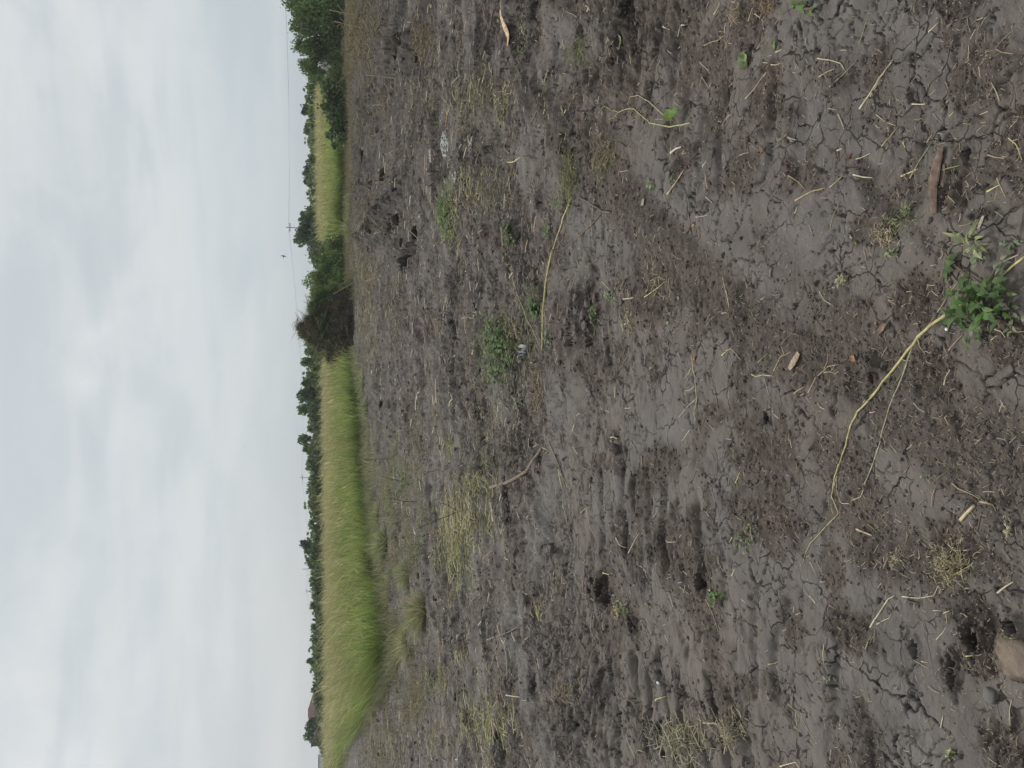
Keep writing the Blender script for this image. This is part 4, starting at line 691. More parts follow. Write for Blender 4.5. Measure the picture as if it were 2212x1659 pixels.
# --- loose stalks and straws that can be told one by one
for c, pts, w_, col in [('E', [(180, 825), (210, 842), (250, 828), (320, 838)], 8, YEL), ('E', [(265, 850), (280, 900), (302, 962)], 6, PALE), ('E', [(450, 955), (490, 930), (536, 905)], 11, TAN), ('E', [(320, 805), (370, 710), (445, 675)], 10, TAN),
    ('E', [(385, 610), (450, 550), (490, 420)], 7, BRN), ('E', [(0, 670), (35, 655), (75, 690), (110, 735)], 9, TAN), ('E', [(0, 270), (8, 330), (15, 385)], 11, PALE), ('E', [(620, 275), (650, 330), (715, 375)], 7, PALE), ('E', [(668, 260), (655, 300), (650, 320)], 6, GRN),
    ('E', [(420, 130), (430, 160), (425, 187)], 5, PALE), ('E', [(1425, 182), (1430, 135), (1505, 210)], 13, RED), ('E', [(1480, 670), (1520, 625), (1577, 558)], 11, (.36, .25, .18)), ('E', [(225, 745), (255, 715), (290, 680)], 8, GRN), ('E', [(80, 1545), (95, 1500), (106, 1460)], 9, YEL),
    ('E', [(560, 950), (600, 850), (680, 772), (755, 760)], 11, TAN), ('E', [(650, 812), (690, 808), (742, 820)], 9, TAN), ('E', [(650, 790), (672, 740), (676, 680)], 8, TAN), ('E', [(1880, 1188), (1930, 1215), (1984, 1243)], 8, GRN), ('E', [(1545, 1545), (1580, 1580), (1650, 1610), (1748, 1662)], 11, TAN),
    ('E', [(1420, 1400), (1480, 1420), (1530, 1462)], 7, GRN), ('E', [(380, 1130), (378, 1085), (372, 1050)], 7, BRN), ('E', [(965, 1080), (985, 1076), (1006, 1072)], 6, PALE), ('E', [(1420, 60), (1440, 30), (1430, 0)], 5, PALE), ('E', [(1895, 545), (1890, 480), (1880, 410)], 13, TAN), ('E', [(1870, 545), (1930, 545), (1984, 540)], 10, TAN),
    ('E', [(905, 5), (920, 40), (915, 70)], 10, TAN), ('E', [(910, 70), (920, 120), (932, 170)], 6, BRN), ('E', [(1080, 332), (1110, 336), (1125, 332)], 6, PALE), ('E', [(230, 330), (245, 320), (255, 310)], 6, PALE), ('E', [(1770, 600), (1800, 575), (1818, 570)], 6, PALE),
    ('F', [(540, 383), (560, 420), (577, 452)], 8, PALE), ('F', [(605, 505), (618, 506), (632, 505)], 6, PALE), ('F', [(960, 767), (1010, 740), (1035, 730), (1052, 695)], 6, PALE), ('F', [(1450, 460), (1490, 440), (1540, 410)], 10, YEL), ('F', [(1785, 1390), (1780, 1300), (1797, 1228)], 9, PALE), ('F', [(1360, 1405), (1365, 1365), (1372, 1330)], 9, PALE),
    ('F', [(640, 890), (632, 950), (638, 1005)], 6, YEL), ('F', [(340, 1650), (400, 1632), (435, 1625), (462, 1659)], 8, PALE), ('F', [(1080, 1605), (1110, 1630), (1147, 1657)], 7, TAN), ('F', [(1200, 990), (1240, 1015), (1290, 1042)], 7, PALE), ('F', [(900, 920), (910, 885), (927, 850)], 6, PALE), ('F', [(1530, 962), (1570, 960), (1612, 955)], 9, YEL),
    ('F', [(45, 468), (65, 445), (82, 424)], 9, PALE), ('F', [(910, 150), (940, 175), (966, 200)], 8, GRN), ('F', [(1340, 860), (1380, 820), (1405, 780)], 7, PALE), ('F', [(1320, 682), (1350, 680), (1378, 683)], 5, PALE), ('F', [(1390, 697), (1420, 685), (1450, 670)], 6, PALE), ('F', [(1410, 700), (1412, 740), (1408, 765)], 6, PALE), ('F', [(1240, 996), (1260, 1000), (1280, 1004)], 7, PALE),
    ('F', [(270, 1018), (300, 1012), (330, 1000)], 8, TAN), ('F', [(700, 1400), (715, 1370), (712, 1340)], 6, PALE), ('F', [(1595, 190), (1610, 130), (1625, 70)], 9, BRN), ('F', [(664, 650), (685, 665), (706, 678)], 6, TAN), ('F', [(1385, 1020), (1420, 1040), (1462, 1047)], 6, PALE),
    ('D', [(715, 580), (800, 500), (850, 440), (885, 395)], 9, TAN), ('D', [(635, 390), (710, 400), (780, 420), (820, 482)], 10, PALE), ('D', [(640, 512), (690, 480), (747, 455)], 10, TAN), ('D', [(135, 655), (200, 590), (295, 475)], 6, PALE), ('D', [(250, 625), (265, 585), (281, 540)], 6, PALE), ('D', [(1360, 215), (1395, 180), (1432, 138)], 9, PALE),
    ('D', [(1940, 360), (1860, 350), (1815, 325), (1850, 262), (1920, 195)], 7, TAN), ('D', [(1610, 390), (1612, 340), (1614, 290)], 8, PALE), ('D', [(1820, 670), (1822, 610), (1818, 552)], 10, PALE), ('D', [(748, 758), (768, 805), (787, 857)], 11, PALE), ('D', [(1033, 970), (1090, 900), (1135, 840)], 13, TAN), ('D', [(1000, 760), (1050, 805), (1117, 832)], 7, PALE),
    ('D', [(678, 1242), (730, 1195), (772, 1158)], 11, TAN), ('D', [(428, 1165), (470, 1205), (517, 1255)], 10, TAN), ('D', [(833, 1157), (890, 1172), (952, 1178)], 11, PALE), ('D', [(1150, 1167), (1205, 1145), (1262, 1118)], 12, YEL), ('D', [(1208, 1182), (1270, 1070), (1355, 940)], 11, (.30, .27, .17)), ('D', [(1315, 945), (1340, 910), (1362, 888)], 12, TAN),
    ('D', [(1400, 1132), (1470, 1115), (1572, 1098)], 11, GRN), ('D', [(1875, 915), (1920, 955), (1945, 1000), (1960, 1062)], 11, YEL), ('D', [(1735, 1272), (1780, 1245), (1822, 1225)], 12, YEL), ('D', [(1795, 1180), (1825, 1240), (1860, 1312)], 9, YEL), ('D', [(1738, 1337), (1775, 1330), (1812, 1325)], 8, GRN), ('D', [(682, 1512), (700, 1420), (742, 1340)], 8, TAN),
    ('D', [(424, 910), (447, 920), (471, 929)], 11, PALE), ('D', [(1250, 690), (1290, 692), (1342, 688)], 11, PALE), ('D', [(1360, 745), (1385, 780), (1412, 812)], 8, TAN), ('D', [(125, 932), (165, 950), (182, 982)], 5, PALE), ('D', [(200, 92), (250, 130), (262, 200)], 7, PALE), ('D', [(230, 330), (255, 280), (262, 205)], 6, TAN), ('D', [(275, 415), (292, 420), (308, 422)], 8, PALE), ('D', [(330, 432), (352, 434), (395, 424)], 7, PALE),
    ('D', [(360, 348), (385, 340), (410, 330)], 12, PALE), ('D', [(1225, 570), (1250, 530), (1280, 490)], 9, TAN), ('D', [(1165, 940), (1172, 955), (1180, 980)], 8, YEL), ('D', [(1560, 815), (1595, 820), (1628, 822)], 9, GRN), ('D', [(1680, 840), (1690, 880), (1738, 902)], 7, GRN), ('D', [(1910, 422), (1950, 405), (1984, 388)], 7, GRN), ('D', [(1545, 1500), (1600, 1490), (1640, 1470)], 6, TAN), ('D', [(850, 1055), (890, 1045), (955, 1015)], 8, PALE), ('D', [(738, 998), (760, 990), (778, 985)], 14, PALE), ('D', [(90, 1030), (120, 1018), (155, 1012)], 6, PALE), ('D', [(450, 1415), (460, 1395), (468, 1375)], 8, PALE), ('D', [(1960, 1260), (1975, 1230), (1984, 1210)], 9, GRN), ('D', [(1470, 770), (1490, 755), (1505, 740)], 6, YEL), ('D', [(550, 310), (553, 280), (555, 250)], 5, PALE), ('D', [(690, 718), (715, 724), (742, 726)], 9, TAN), ('D', [(0, 790), (20, 772), (46, 757)], 6, PALE), ('D', [(1345, 640), (1375, 610), (1400, 590)], 7, TAN),
    ('B', [(1130, 262), (1155, 210), (1182, 158)], 7, TAN), ('B', [(1285, 312), (1350, 270), (1420, 212)], 8, YEL), ('B', [(1440, 312), (1460, 250), (1472, 180)], 6, TAN), ('B', [(1155, 325), (1190, 322), (1232, 316)], 10, PALE), ('B', [(1580, 1190), (1555, 1225), (1518, 1266)], 9, PALE), ('B', [(1690, 500), (1710, 455), (1742, 432)], 7, TAN), ('B', [(1410, 340), (1420, 390), (1450, 430)], 6, PALE), ('B', [(815, 260), (820, 200), (832, 130)], 7, TAN), ('B', [(1480, 25), (1510, 55), (1545, 62)], 6, TAN), ('B', [(1805, 180), (1815, 230), (1822, 280)], 8, PALE), ('B', [(1795, 700), (1810, 685), (1825, 675)], 10, YEL), ('B', [(1245, 1365), (1245, 1400), (1242, 1440)], 13, TAN), ('B', [(1015, 1265), (1040, 1290), (1060, 1320)], 6, PALE), ('B', [(985, 940), (1000, 970), (1040, 985)], 6, TAN), ('B', [(1170, 1280), (1190, 1305), (1212, 1340)], 6, TAN), ('B', [(80, 452), (120, 450), (160, 452)], 6, PALE), ('B', [(1140, 1050), (1160, 1050), (1180, 1048)], 6, PALE), ('B', [(970, 1090), (972, 1050), (975, 1010)], 5, BRN), ('B', [(910, 1580), (915, 1450), (945, 1260)], 6, TAN), ('B', [(1505, 680), (1515, 710), (1522, 745)], 5, PALE), ('B', [(1330, 130), (1345, 90), (1360, 40)], 6, TAN), ('B', [(990, 210), (1015, 240), (1030, 270)], 6, PALE),
    ('C', [(655, 10), (675, 70), (695, 140)], 6, PALE), ('C', [(815, 50), (835, 130), (860, 240)], 6, PALE), ('C', [(770, 82), (800, 60), (835, 40)], 9, GRN), ('C', [(1310, 235), (1340, 262), (1388, 260)], 7, PALE), ('C', [(1240, 1246), (1270, 1232), (1300, 1220)], 11, YEL), ('C', [(1180, 640), (1230, 680), (1280, 716)], 5, TAN), ('C', [(1560, 615), (1600, 720), (1645, 822)], 7, TAN), ('C', [(1085, 328), (1120, 260), (1160, 205)], 8, PALE), ('C', [(1010, 235), (1030, 275), (1052, 298)], 9, PALE), ('C', [(455, 890), (460, 870), (492, 845)], 8, PALE), ('C', [(355, 880), (365, 990), (368, 1110)], 6, PALE), ('C', [(340, 865), (358, 885), (365, 850)], 8, PALE), ('C', [(330, 870), (300, 950), (265, 1055)], 6, TAN), ('C', [(440, 1240), (455, 1240), (475, 1240)], 7, PALE), ('C', [(370, 1205), (395, 1215), (422, 1222)], 9, PALE), ('C', [(600, 605), (615, 570), (622, 545)], 7, TAN), ('C', [(525, 140), (520, 200), (515, 245)], 8, TAN), ('C', [(1250, 108), (1265, 80), (1278, 60)], 8, TAN), ('C', [(1660, 350), (1665, 400), (1680, 445)], 6, PALE), ('C', [(1410, 540), (1440, 570), (1460, 590)], 5, PALE), ('C', [(160, 240), (200, 360), (245, 310)], 6, TAN), ('C', [(900, 455), (925, 465), (950, 460)], 7, YEL), ('C', [(0, 880), (20, 840), (30, 790)], 9, (.2, .16, .13)), ('C', [(1360, 1345), (1340, 1370), (1310, 1390)], 8, PALE),
    ('A', [(940, 815), (955, 850), (972, 880)], 7, PALE), ('A', [(865, 670), (878, 630), (880, 610)], 7, TAN), ('A', [(1680, 1305), (1700, 1325), (1722, 1345)], 7, PALE), ('A', [(1640, 410), (1670, 440), (1700, 490)], 6, PALE), ('A', [(1405, 178), (1425, 186), (1445, 194)], 7, PALE), ('A', [(1530, 168), (1550, 164), (1565, 160)], 14, PALE), ('A', [(1675, 300), (1720, 280), (1770, 266), (1825, 230)], 8, TAN), ('A', [(885, 20), (915, 45), (942, 72)], 6, PALE), ('A', [(1745, 95), (1770, 50), (1785, 15)], 7, YEL), ('A', [(1645, 505), (1655, 540), (1680, 580)], 5, PALE), ('A', [(1660, 1110), (1690, 1095), (1715, 1065)], 11, PALE), ('A', [(1620, 1440), (1660, 1435), (1700, 1425)], 6, PALE), ('A', [(985, 1120), (1000, 1070), (1025, 1010)], 7, YEL), ('A', [(365, 1075), (410, 1075), (475, 1042)], 9, YEL), ('A', [(1135, 1140), (1160, 1135), (1185, 1128)], 8, TAN), ('A', [(1345, 360), (1330, 410), (1320, 440)], 5, TAN), ('A', [(1390, 395), (1380, 420), (1370, 440)], 5, PALE), ('A', [(835, 115), (820, 95), (800, 80)], 5, PALE), ('A', [(800, 660), (818, 635), (835, 605)], 6, YEL)]:
    stick(c, pts, w_, col)
MARKS = [('the foreground weed', px('E', 1700, 330)), ('the pale corner stone', px('F', 1780, 970)), ('the rotten wood slab', px('D', 1390, 1200)), ('the crumpled green leaf', px('D', 140, 405)), ('the uprooted vine', px('A', 1400, 760)),
         ('the pale scattered straw clump', px('C', 1450, 1500)), ('the tattered straw nest', px('F', 1440, 420)), ('the thick curved branch', px('B', 500, 1470)), ('the lone dark clod', px('B', 1125, 1320)), ('the ivy patch', px('B', 330, 640)), ('the forked thin root', px('F', 450, 1310)), ('the hooked pale stalk', px('F', 1000, 660)), ('the rotten wood chip', px('E', 470, 740)), ('the yellow straw clump', px('C', 230, 1400)), ('the long frayed straw', px('D', 1010, 560)), ('the branched weed stalk', px('B', 1610, 900))]
def tone(c):
    if c in (BRN, DRK): return 'dark brown'
    if c == RED: return 'reddish'
    if c[1] > c[0]: return 'greenish'
    if c == YEL: return 'yellowish'
    return 'pale' if c[0] > .40 else 'tan'
by = {}
for o, p, col, cat, k, ln in AUTO:
    nm, q = min(MARKS, key=lambda m_: (m_[1][0]-p[0])**2+(m_[1][1]-p[1])**2); by.setdefault((nm, tone(col), 'bent' if k > 3 else 'straight'), []).append((math.hypot(q[0]-p[0], q[1]-p[1]), o))
for (nm, tn, shp), lst in by.items():
    lst.sort(key=lambda q: q[0])
    for i, (_, o) in enumerate(lst):
        ordw = '' if i == 0 else ordn(i+1)+' '
        tag(o, f"{tn} {shp} stalk on the mud, {ordw}nearest such one to {nm}", 'stalk', 'loose dry stalks on the mud')
# --- leaning and standing sticks farther off
def lean_stick(c, base, top, w_, col, label, name='leaning_stick', extra=()):
    b = hit(c, *base); tp = at_dist(px(c, *top), b.y+random.uniform(-.15, .15)); m = (b-Vector((0, 0, CAM_H))).length/FOC*CROPS[c][2]/4; r = max(w_*m/2, .004); mb = MB(); mid = b.lerp(tp, .5)+Vector((random.uniform(-.02, .02), 0, random.uniform(.0, .03))); o_ = b.copy()
    mb.tube([b+(b-tp)*.06, b, b.lerp(mid, .5), mid, mid.lerp(tp, .5), tp], r, col, 5, r*.5)
    for f, dx, dz in extra:
        q = b.lerp(tp, f); l_ = (tp-b).length; mb.tube([q, q+Vector((dx*l_*.5, 0, dz*l_*.6)), q+Vector((dx*l_, .02, dz*l_))], r*.6, col, 4, r*.3)
    tag(mb.build(name, M_WOOD, None, True, o_), label, 'stick', 'sticks standing in the rough soil')
for a in [('R', (1000, 648), (750, 620), 10, PALE, 'pale upright stick beside the far stump hollow', 'leaning_stick', ((.5, -.2, .1),)), ('R', (1020, 640), (1010, 840), 9, TAN, 'low tan branch lying sideways at the foot of the pale upright stick', 'leaning_stick', ((.6, .2, .3),)),
    ('R', (1075, 382), (1275, 105), 17, (.33, .24, .16), 'stout tan branch leaning over the far stump hollow', 'leaning_branch'), ('R', (1200, 145), (1243, 50), 18, TAN, 'broken stub just past the end of the stout tan branch', 'branch_stub'), ('R', (1240, 45), (1295, 35), 22, (.42, .33, .22), "pale cut branch end on dark soil at the picture's top edge", 'branch_stub'),
    ('R', (730, 230), (490, 175), 11, TAN, 'tan upright branch with side shoots in front of the tall loose bush', 'leaning_stick', ((.5, .2, .3), (.7, -.15, .2))), ('R', (680, 125), (450, 80), 10, TAN, "upright tan twig closest to the picture's top edge, before the bush", 'leaning_stick', ((.4, .3, .3),)), ('R', (880, 800), (800, 640), 7, DRK, 'thin dark twig leaning across the far hollow', 'leaning_stick'),
    ('R', (1010, 1235), (915, 1280), 12, (.45, .40, .32), 'whitish forked stick on the far soil', 'leaning_stick', ((.4, -.4, .2),)), ('R', (1015, 1520), (840, 1515), 17, (.40, .33, .26), 'grey white thick stick lying toward the heap', 'leaning_stick'), ('R', (860, 1608), (705, 1540), 8, TAN, 'thin tan stick beside the thick grey white one', 'leaning_stick'),
    ('R', (1035, 1435), (840, 1480), 9, (.2, .16, .12), 'brown curved stick between the whitish forked and the thick grey white one', 'leaning_stick'), ('R', (870, 1115), (800, 1125), 11, TAN, 'short tan stick end in the far soil', 'leaning_stick'), ('R', (885, 1135), (830, 1170), 13, TAN, 'thicker short tan stick end right next to another one', 'leaning_stick'), ('R', (970, 1190), (880, 1080), 8, BRN, 'dark twig crossing the two short stick ends', 'leaning_stick'),
    ('R', (880, 870), (810, 875), 10, PALE, 'short whitish stick end in front of the far grass', 'leaning_stick'), ('R', (640, 590), (500, 705), 7, TAN, 'slanting twig where the tall loose bush meets the grass', 'leaning_stick'), ('R', (920, 850), (830, 960), 7, TAN, 'bowed tan twig among the far scraps', 'leaning_stick'),
    ('S', (640, 40), (565, 85), 7, PALE, 'pale slanting twig at the grass edge near the olive bush', 'leaning_stick'), ('S', (850, 742), (750, 775), 10, PALE, 'pale stick with a white torn end between heap and camera', 'leaning_stick'), ('S', (820, 915), (872, 780), 10, PALE, 'pale crooked stick lying next to the white torn one', 'leaning_stick', ((.1, .0, .2),)), ('S', (720, 445), (690, 690), 8, TAN, 'long tan twig lying along the foot of the bushes', 'leaning_stick'),
    ('S', (650, 780), (480, 885), 9, (.32, .31, .17), 'greenish bowed branch leaning on the soil heap', 'leaning_branch'), ('S', (1145, 425), (1085, 335), 9, PALE, 'pale crooked root on the camera side of the dark dug patch', 'leaning_stick'), ('S', (1225, 215), (1130, 250), 8, PALE, 'pale bent straw between dark dug patch and bright weed tuft', 'leaning_stick'), ('S', (1105, 895), (1035, 878), 8, PALE, 'short pale stick on bare soil in line with the heap', 'leaning_stick'), ('S', (1315, 420), (1340, 350), 12, PALE, 'pale scrap stick on the smooth soil', 'leaning_stick'), ('S', (1650, 1082), (1550, 1082), 6, PALE, 'whitish thin stick pointing straight at the heap on smooth soil', 'leaning_stick'),
    ('T', (1530, 1130), (1135, 1295), 8, DRK, 'long thin dark cane leaning out of the hay', 'leaning_cane'), ('T', (1540, 1135), (1350, 1055), 6, DRK, 'short dark cane forking from the hay', 'leaning_cane'), ('T', (1180, 1055), (940, 1020), 6, DRK, 'thin dark bowed stem between the hay and the meadow', 'leaning_cane'), ('T', (1040, 885), (860, 825), 6, DRK, 'fine dark stem at the meadow foot', 'leaning_cane'), ('T', (930, 695), (740, 700), 6, DRK, 'upright fine dark stem before the meadow', 'leaning_cane'), ('T', (1360, 785), (1200, 850), 6, DRK, 'dark hooked stem by the brown soil', 'leaning_cane'),
    ('U', (1440, 640), (1490, 520), 12, (.22, .19, .16), 'grey curved stick on bare soil in front of the biggest tussock', 'leaning_stick'), ('U', (1390, 690), (1350, 480), 8, TAN, 'tan root on bare soil in front of the biggest tussock', 'leaning_stick')]: lean_stick(*a)
# --- hay, straw clumps, brush: strands laid in heaps
def hay(c, cx, cy, rx, ry, n, lpx, wpx, cols, label, name='straw_clump', cat='straw', lift=.03, curl=.25, ang0=None, spread=3.1, jit_c=.15, mat=None):
    o_ = hit(c, cx, cy); mb = MB(); m0 = mpp(c, cx, cy); fore = CAM_H/max(1.0, math.hypot(o_.x, o_.y)); A = []
    for i in range(n):
        x, y = cx+rx*random.gauss(0, .55), cy+ry*random.gauss(0, .55); A.append(gnd(c, min(x, cx+1.7*rx), y))
    A = np.array(A); hz_ = H(A[:, 0], A[:, 1])
    for i in range(n):
        l_ = lpx*m0*random.uniform(.35, 1.15); a = (ang0 if ang0 is not None else random.uniform(0, 6.28))+random.uniform(-spread, spread)*.5; kk = random.uniform(-curl, curl)*l_; d_ = Vector((math.cos(a), math.sin(a), 0)); s_ = Vector((-d_.y, d_.x, 0)); p = Vector((A[i, 0], A[i, 1], hz_[i]+.004+random.random()**2*lift)); tz = random.uniform(-.3, .9)*lift
        cl = random.choice(cols); f = 1+random.gauss(0, jit_c); cl = tuple(max(.01, v*f) for v in cl)
        mb.tube([p-d_*l_*.5, p-d_*l_*.15+s_*kk*.5+Vector((0, 0, tz*.6)), p+d_*l_*.2+s_*kk*.5+Vector((0, 0, tz)), p+d_*l_*.5+Vector((0, 0, tz*.5))], max(.0009, wpx*m0/2*random.uniform(.5, 1.2)), cl, 3, .0007)
    e = obj(name, None, None, o_); mb.v = [v-o_ for v in mb.v]; tag(mb.build('strands', mat or M_STRAW, e), kind='stuff'); return tag(e, label, cat)
HY1 = [PALE, YEL, (.40, .36, .22), (.30, .29, .15)]; HYB = [(.28, .23, .14), (.36, .30, .19), (.20, .19, .10), PALE]; HYG = [(.25, .28, .12), (.33, .33, .16), PALE, YEL]; BR = [BRN, (.22, .17, .11), (.30, .24, .15), (.16, .15, .08)]
hay('C', 1440, 1500, 210, 150, 150, 190, 8, [PALE, (.55, .50, .32), (.46, .43, .25)], 'pale scattered straw clump lying on the tread marks', lift=.035)
hay('C', 230, 1390, 150, 190, 330, 150, 6, HYG, 'yellow green two lobed heap of pulled grass on the mud')
hay('C', 110, 110, 140, 170, 420, 150, 6, HY1+[(.27, .28, .13)], 'large pale hay mat in the middle distance, nearest part')
hay('C', 50, 350, 70, 170, 220, 120, 6, HYG, 'greenish hay strip hanging off the large pale hay mat')
hay('T', 1470, 1180, 130, 230, 520, 170, 7, HY1, 'thick swath of cut pale hay at the root of the leaning dark cane'); hay('T', 1480, 1500, 110, 150, 380, 160, 7, HYG, 'thick greenish swath of cut hay at the tip of the dark cane side')
hay('T', 1060, 1430, 110, 190, 330, 130, 6, HYB, 'pale matted hay close to the meadow edge'); hay('T', 1430, 590, 60, 130, 130, 130, 6, HYG, 'thin greenish hay wisp between the thick swath and the root bits'); hay('T', 950, 960, 90, 200, 300, 110, 5, HYB+HYG, 'dry matted grass in front of the feathery meadow edge')
hay('U', 1350, 920, 90, 130, 240, 130, 6, HYG, 'loose green yellow hay tuft on bare soil below the olive tussock'); hay('U', 920, 1480, 200, 170, 520, 130, 6, HYB, "wide brownish mat of dead grass at the picture's bottom edge beside the meadow"); hay('U', 1150, 1100, 170, 170, 300, 120, 5, HYB, 'thin dead grass scattered beside the meadow corner'); hay('U', 1330, 1420, 130, 120, 240, 120, 5, HYB+HY1, 'pale dead grass patch on the camera side of the brownish mat')
hay('U', 1620, 1250, 60, 150, 160, 120, 6, HY1, "straw wisps at the picture's bottom edge on the camera side of dead grass"); hay('U', 1480, 220, 60, 90, 110, 110, 5, HYB, 'thin straw patch between the bowed tussock and the camera'); hay('U', 1540, 720, 60, 60, 60, 100, 6, HY1, 'small star of straw on bare soil between tussock and hay tuft')
hay('B', 185, 1540, 90, 110, 150, 130, 6, HYG, 'spiky green yellow tuft at the end of the thick branch', lift=.10); hay('F', 1440, 400, 120, 130, 220, 60, 6, [(.42, .36, .22), (.30, .27, .14), PALE], 'tattered straw nest on brown soil holding a dark stick', lift=.02, curl=.5); hay('F', 1090, 370, 60, 50, 60, 40, 5, [PALE, (.35, .30, .2)], 'small bits of chaff between the tattered nest and the hooked stalk', lift=.008)
hay('D', 1060, 1560, 80, 55, 110, 55, 6, [(.46, .38, .22), PALE], 'crumbled straw heap next to the short green tuft', lift=.015); hay('F', 60, 1430, 70, 110, 140, 90, 6, [PALE, (.40, .34, .22)], 'frayed root mass of straw beside the pale scattered straw clump', lift=.03)
hay('F', 1785, 180, 22, 60, 50, 30, 5, [PALE, (.45, .42, .28)], 'small pale shredded straw streak beside the thick cut cane', lift=.006); hay('C', 560, 670, 45, 50, 36, 90, 6, [YEL, PALE], 'little fan of yellow straw by a dark hole'); hay('C', 980, 690, 14, 60, 24, 80, 6, [YEL, PALE], 'narrow yellow straw tuft beside the dark hollow')
hay('R', 640, 330, 130, 190, 330, 130, 6, BR, 'brown brush and twigs heaped before the tall loose bush', 'brush_pile', 'brush', lift=.30, mat=M_WOOD); hay('R', 700, 1000, 70, 330, 420, 120, 4, BR+[(.19, .19, .09)], 'flattened brown brush along the foot of the farther grass', 'brush_mat', 'brush', lift=.12); hay('R', 1240, 330, 90, 160, 170, 150, 6, BR, 'dark twigs strewn around the far stump hollow', 'brush_mat', 'brush', lift=.12, mat=M_WOOD)
hay('S', 740, 1050, 80, 200, 330, 100, 5, HYB, 'dry straw coloured grass mat at the foot of the heap'); hay('S', 830, 1330, 40, 80, 110, 120, 5, HYB, 'orange brown straw bundle near the meadow end by the heap'); hay('S', 900, 330, 90, 110, 100, 110, 5, [TAN, BRN, PALE], 'roots and twigs sticking from the dark dug patch', 'root_tangle', 'roots', lift=.25, mat=M_WOOD)
hay('S', 1340, 1150, 90, 90, 90, 110, 5, [TAN, PALE, BRN], 'scattered root bits between the heap and the ivy patch', 'root_tangle', 'roots', lift=.05); hay('A', 330, 690, 60, 130, 110, 80, 6, HYG, 'faint yellow green straw streak near the whitish leaf'); hay('A', 160, 1230, 60, 110, 120, 100, 6, HYG, 'mossy yellow straw near the two tone weed patch'); hay('A', 290, 1250, 130, 240, 260, 130, 5, HYB+[(.18, .19, .085)], 'olive dead grass lying among the dark branches'); hay('A', 150, 620, 130, 120, 200, 120, 5, HYB+[(.18, .19, .085)], 'olive dead grass round the thick short grey stick')
hay('A', 800, 1150, 40, 200, 170, 120, 5, [(.17, .20, .08), (.28, .28, .14)], 'dark olive grass streak in line with the thin yellow cane'); hay('A', 1030, 1060, 90, 120, 150, 90, 5, [(.17, .19, .085), (.26, .25, .13), TAN], 'olive grass mat beside a brown scrap'); hay('A', 840, 330, 60, 90, 90, 120, 5, [(.18, .20, .09), (.28, .27, .15)], 'thin olive grass on the dark dug soil'); hay('A', 1850 - 1800 + 0, 1440, 40, 240, 150, 130, 5, HYG, 'pulled green grass trailing past the leafy weeds'); hay('B', 260, 1080, 160, 240, 260, 130, 4, HYB, 'thin dry grass litter between the ivy patch and the thick branch'); hay('B', 580, 900, 60, 200, 150, 140, 4, HYB+BR, 'brown stems strewn along the long straight brown cane'); hay('B', 440, 600, 110, 190, 190, 130, 5, HYB+[(.2, .23, .1)], 'stems and straw tangled in the ivy patch')
hay('B', 1390, 190, 70, 120, 50, 90, 5, HY1, 'few yellow straws fanned on dark soil'); hay('B', 1170, 480, 60, 90, 90, 60, 5, [(.2, .22, .12), PALE, TAN], 'grey green chaff on the camera side of the broken clods', lift=.012); hay('D', 300, 40, 60, 50, 120, 60, 4, [(.26, .17, .11), TAN], "fuzzy reddish root bundle at the picture's top edge", 'root_bundle', 'roots', lift=.02, curl=.6); hay('D', 90, 70, 40, 80, 50, 80, 6, [PALE, TAN], 'frayed tan fibres beside the fuzzy reddish root bundle')
hay('C', 760, 1180, 80, 70, 80, 80, 4, [TAN, PALE, BRN], 'brown rootlets by the tread marks', lift=.03); hay('C', 90, 940, 30, 70, 50, 90, 6, [(.36, .27, .16), PALE], 'orange brown straw knot near the crooked grey brown twig', lift=.03); hay('C', 620, 480, 130, 110, 60, 90, 4, [PALE, TAN], 'sparse straws by the dark hollow', lift=.01)
hay('R', 760, 250, 160, 330, 900, 130, 5, BR+[(.2, .19, .09), (.33, .28, .18)], 'wide tangle of dead stems in front of the tall loose bush', 'brush_mat', 'brush', lift=.22); hay('R', 820, 820, 130, 260, 520, 120, 5, BR+[(.2, .19, .09), (.33, .28, .18)], 'dead stems strewn before the farther grass', 'brush_mat', 'brush', lift=.12); hay('S', 760, 150, 120, 250, 600, 120, 5, BR+[(.24, .21, .11), (.33, .28, .18)], 'dead stems strewn in front of the olive bush', 'brush_mat', 'brush', lift=.15); hay('S', 760, 700, 110, 220, 560, 120, 5, HYB+BR, 'pale and brown stems before the bright bushes', 'brush_mat', 'brush', lift=.12); hay('S', 1000, 1000, 120, 330, 420, 120, 5, HYB+BR, 'thin stems scattered on the soil in front of the heap', 'brush_mat', 'brush', lift=.06); hay('T', 1150, 500, 160, 420, 520, 120, 5, HYB+BR, 'thin brown stems scattered in front of the middle meadow', 'brush_mat', 'brush', lift=.05); hay('R', 1250, 900, 220, 500, 520, 110, 5, BR+HYB, 'thin dark stems scattered round the white powdery patches', 'brush_mat', 'brush', lift=.05)
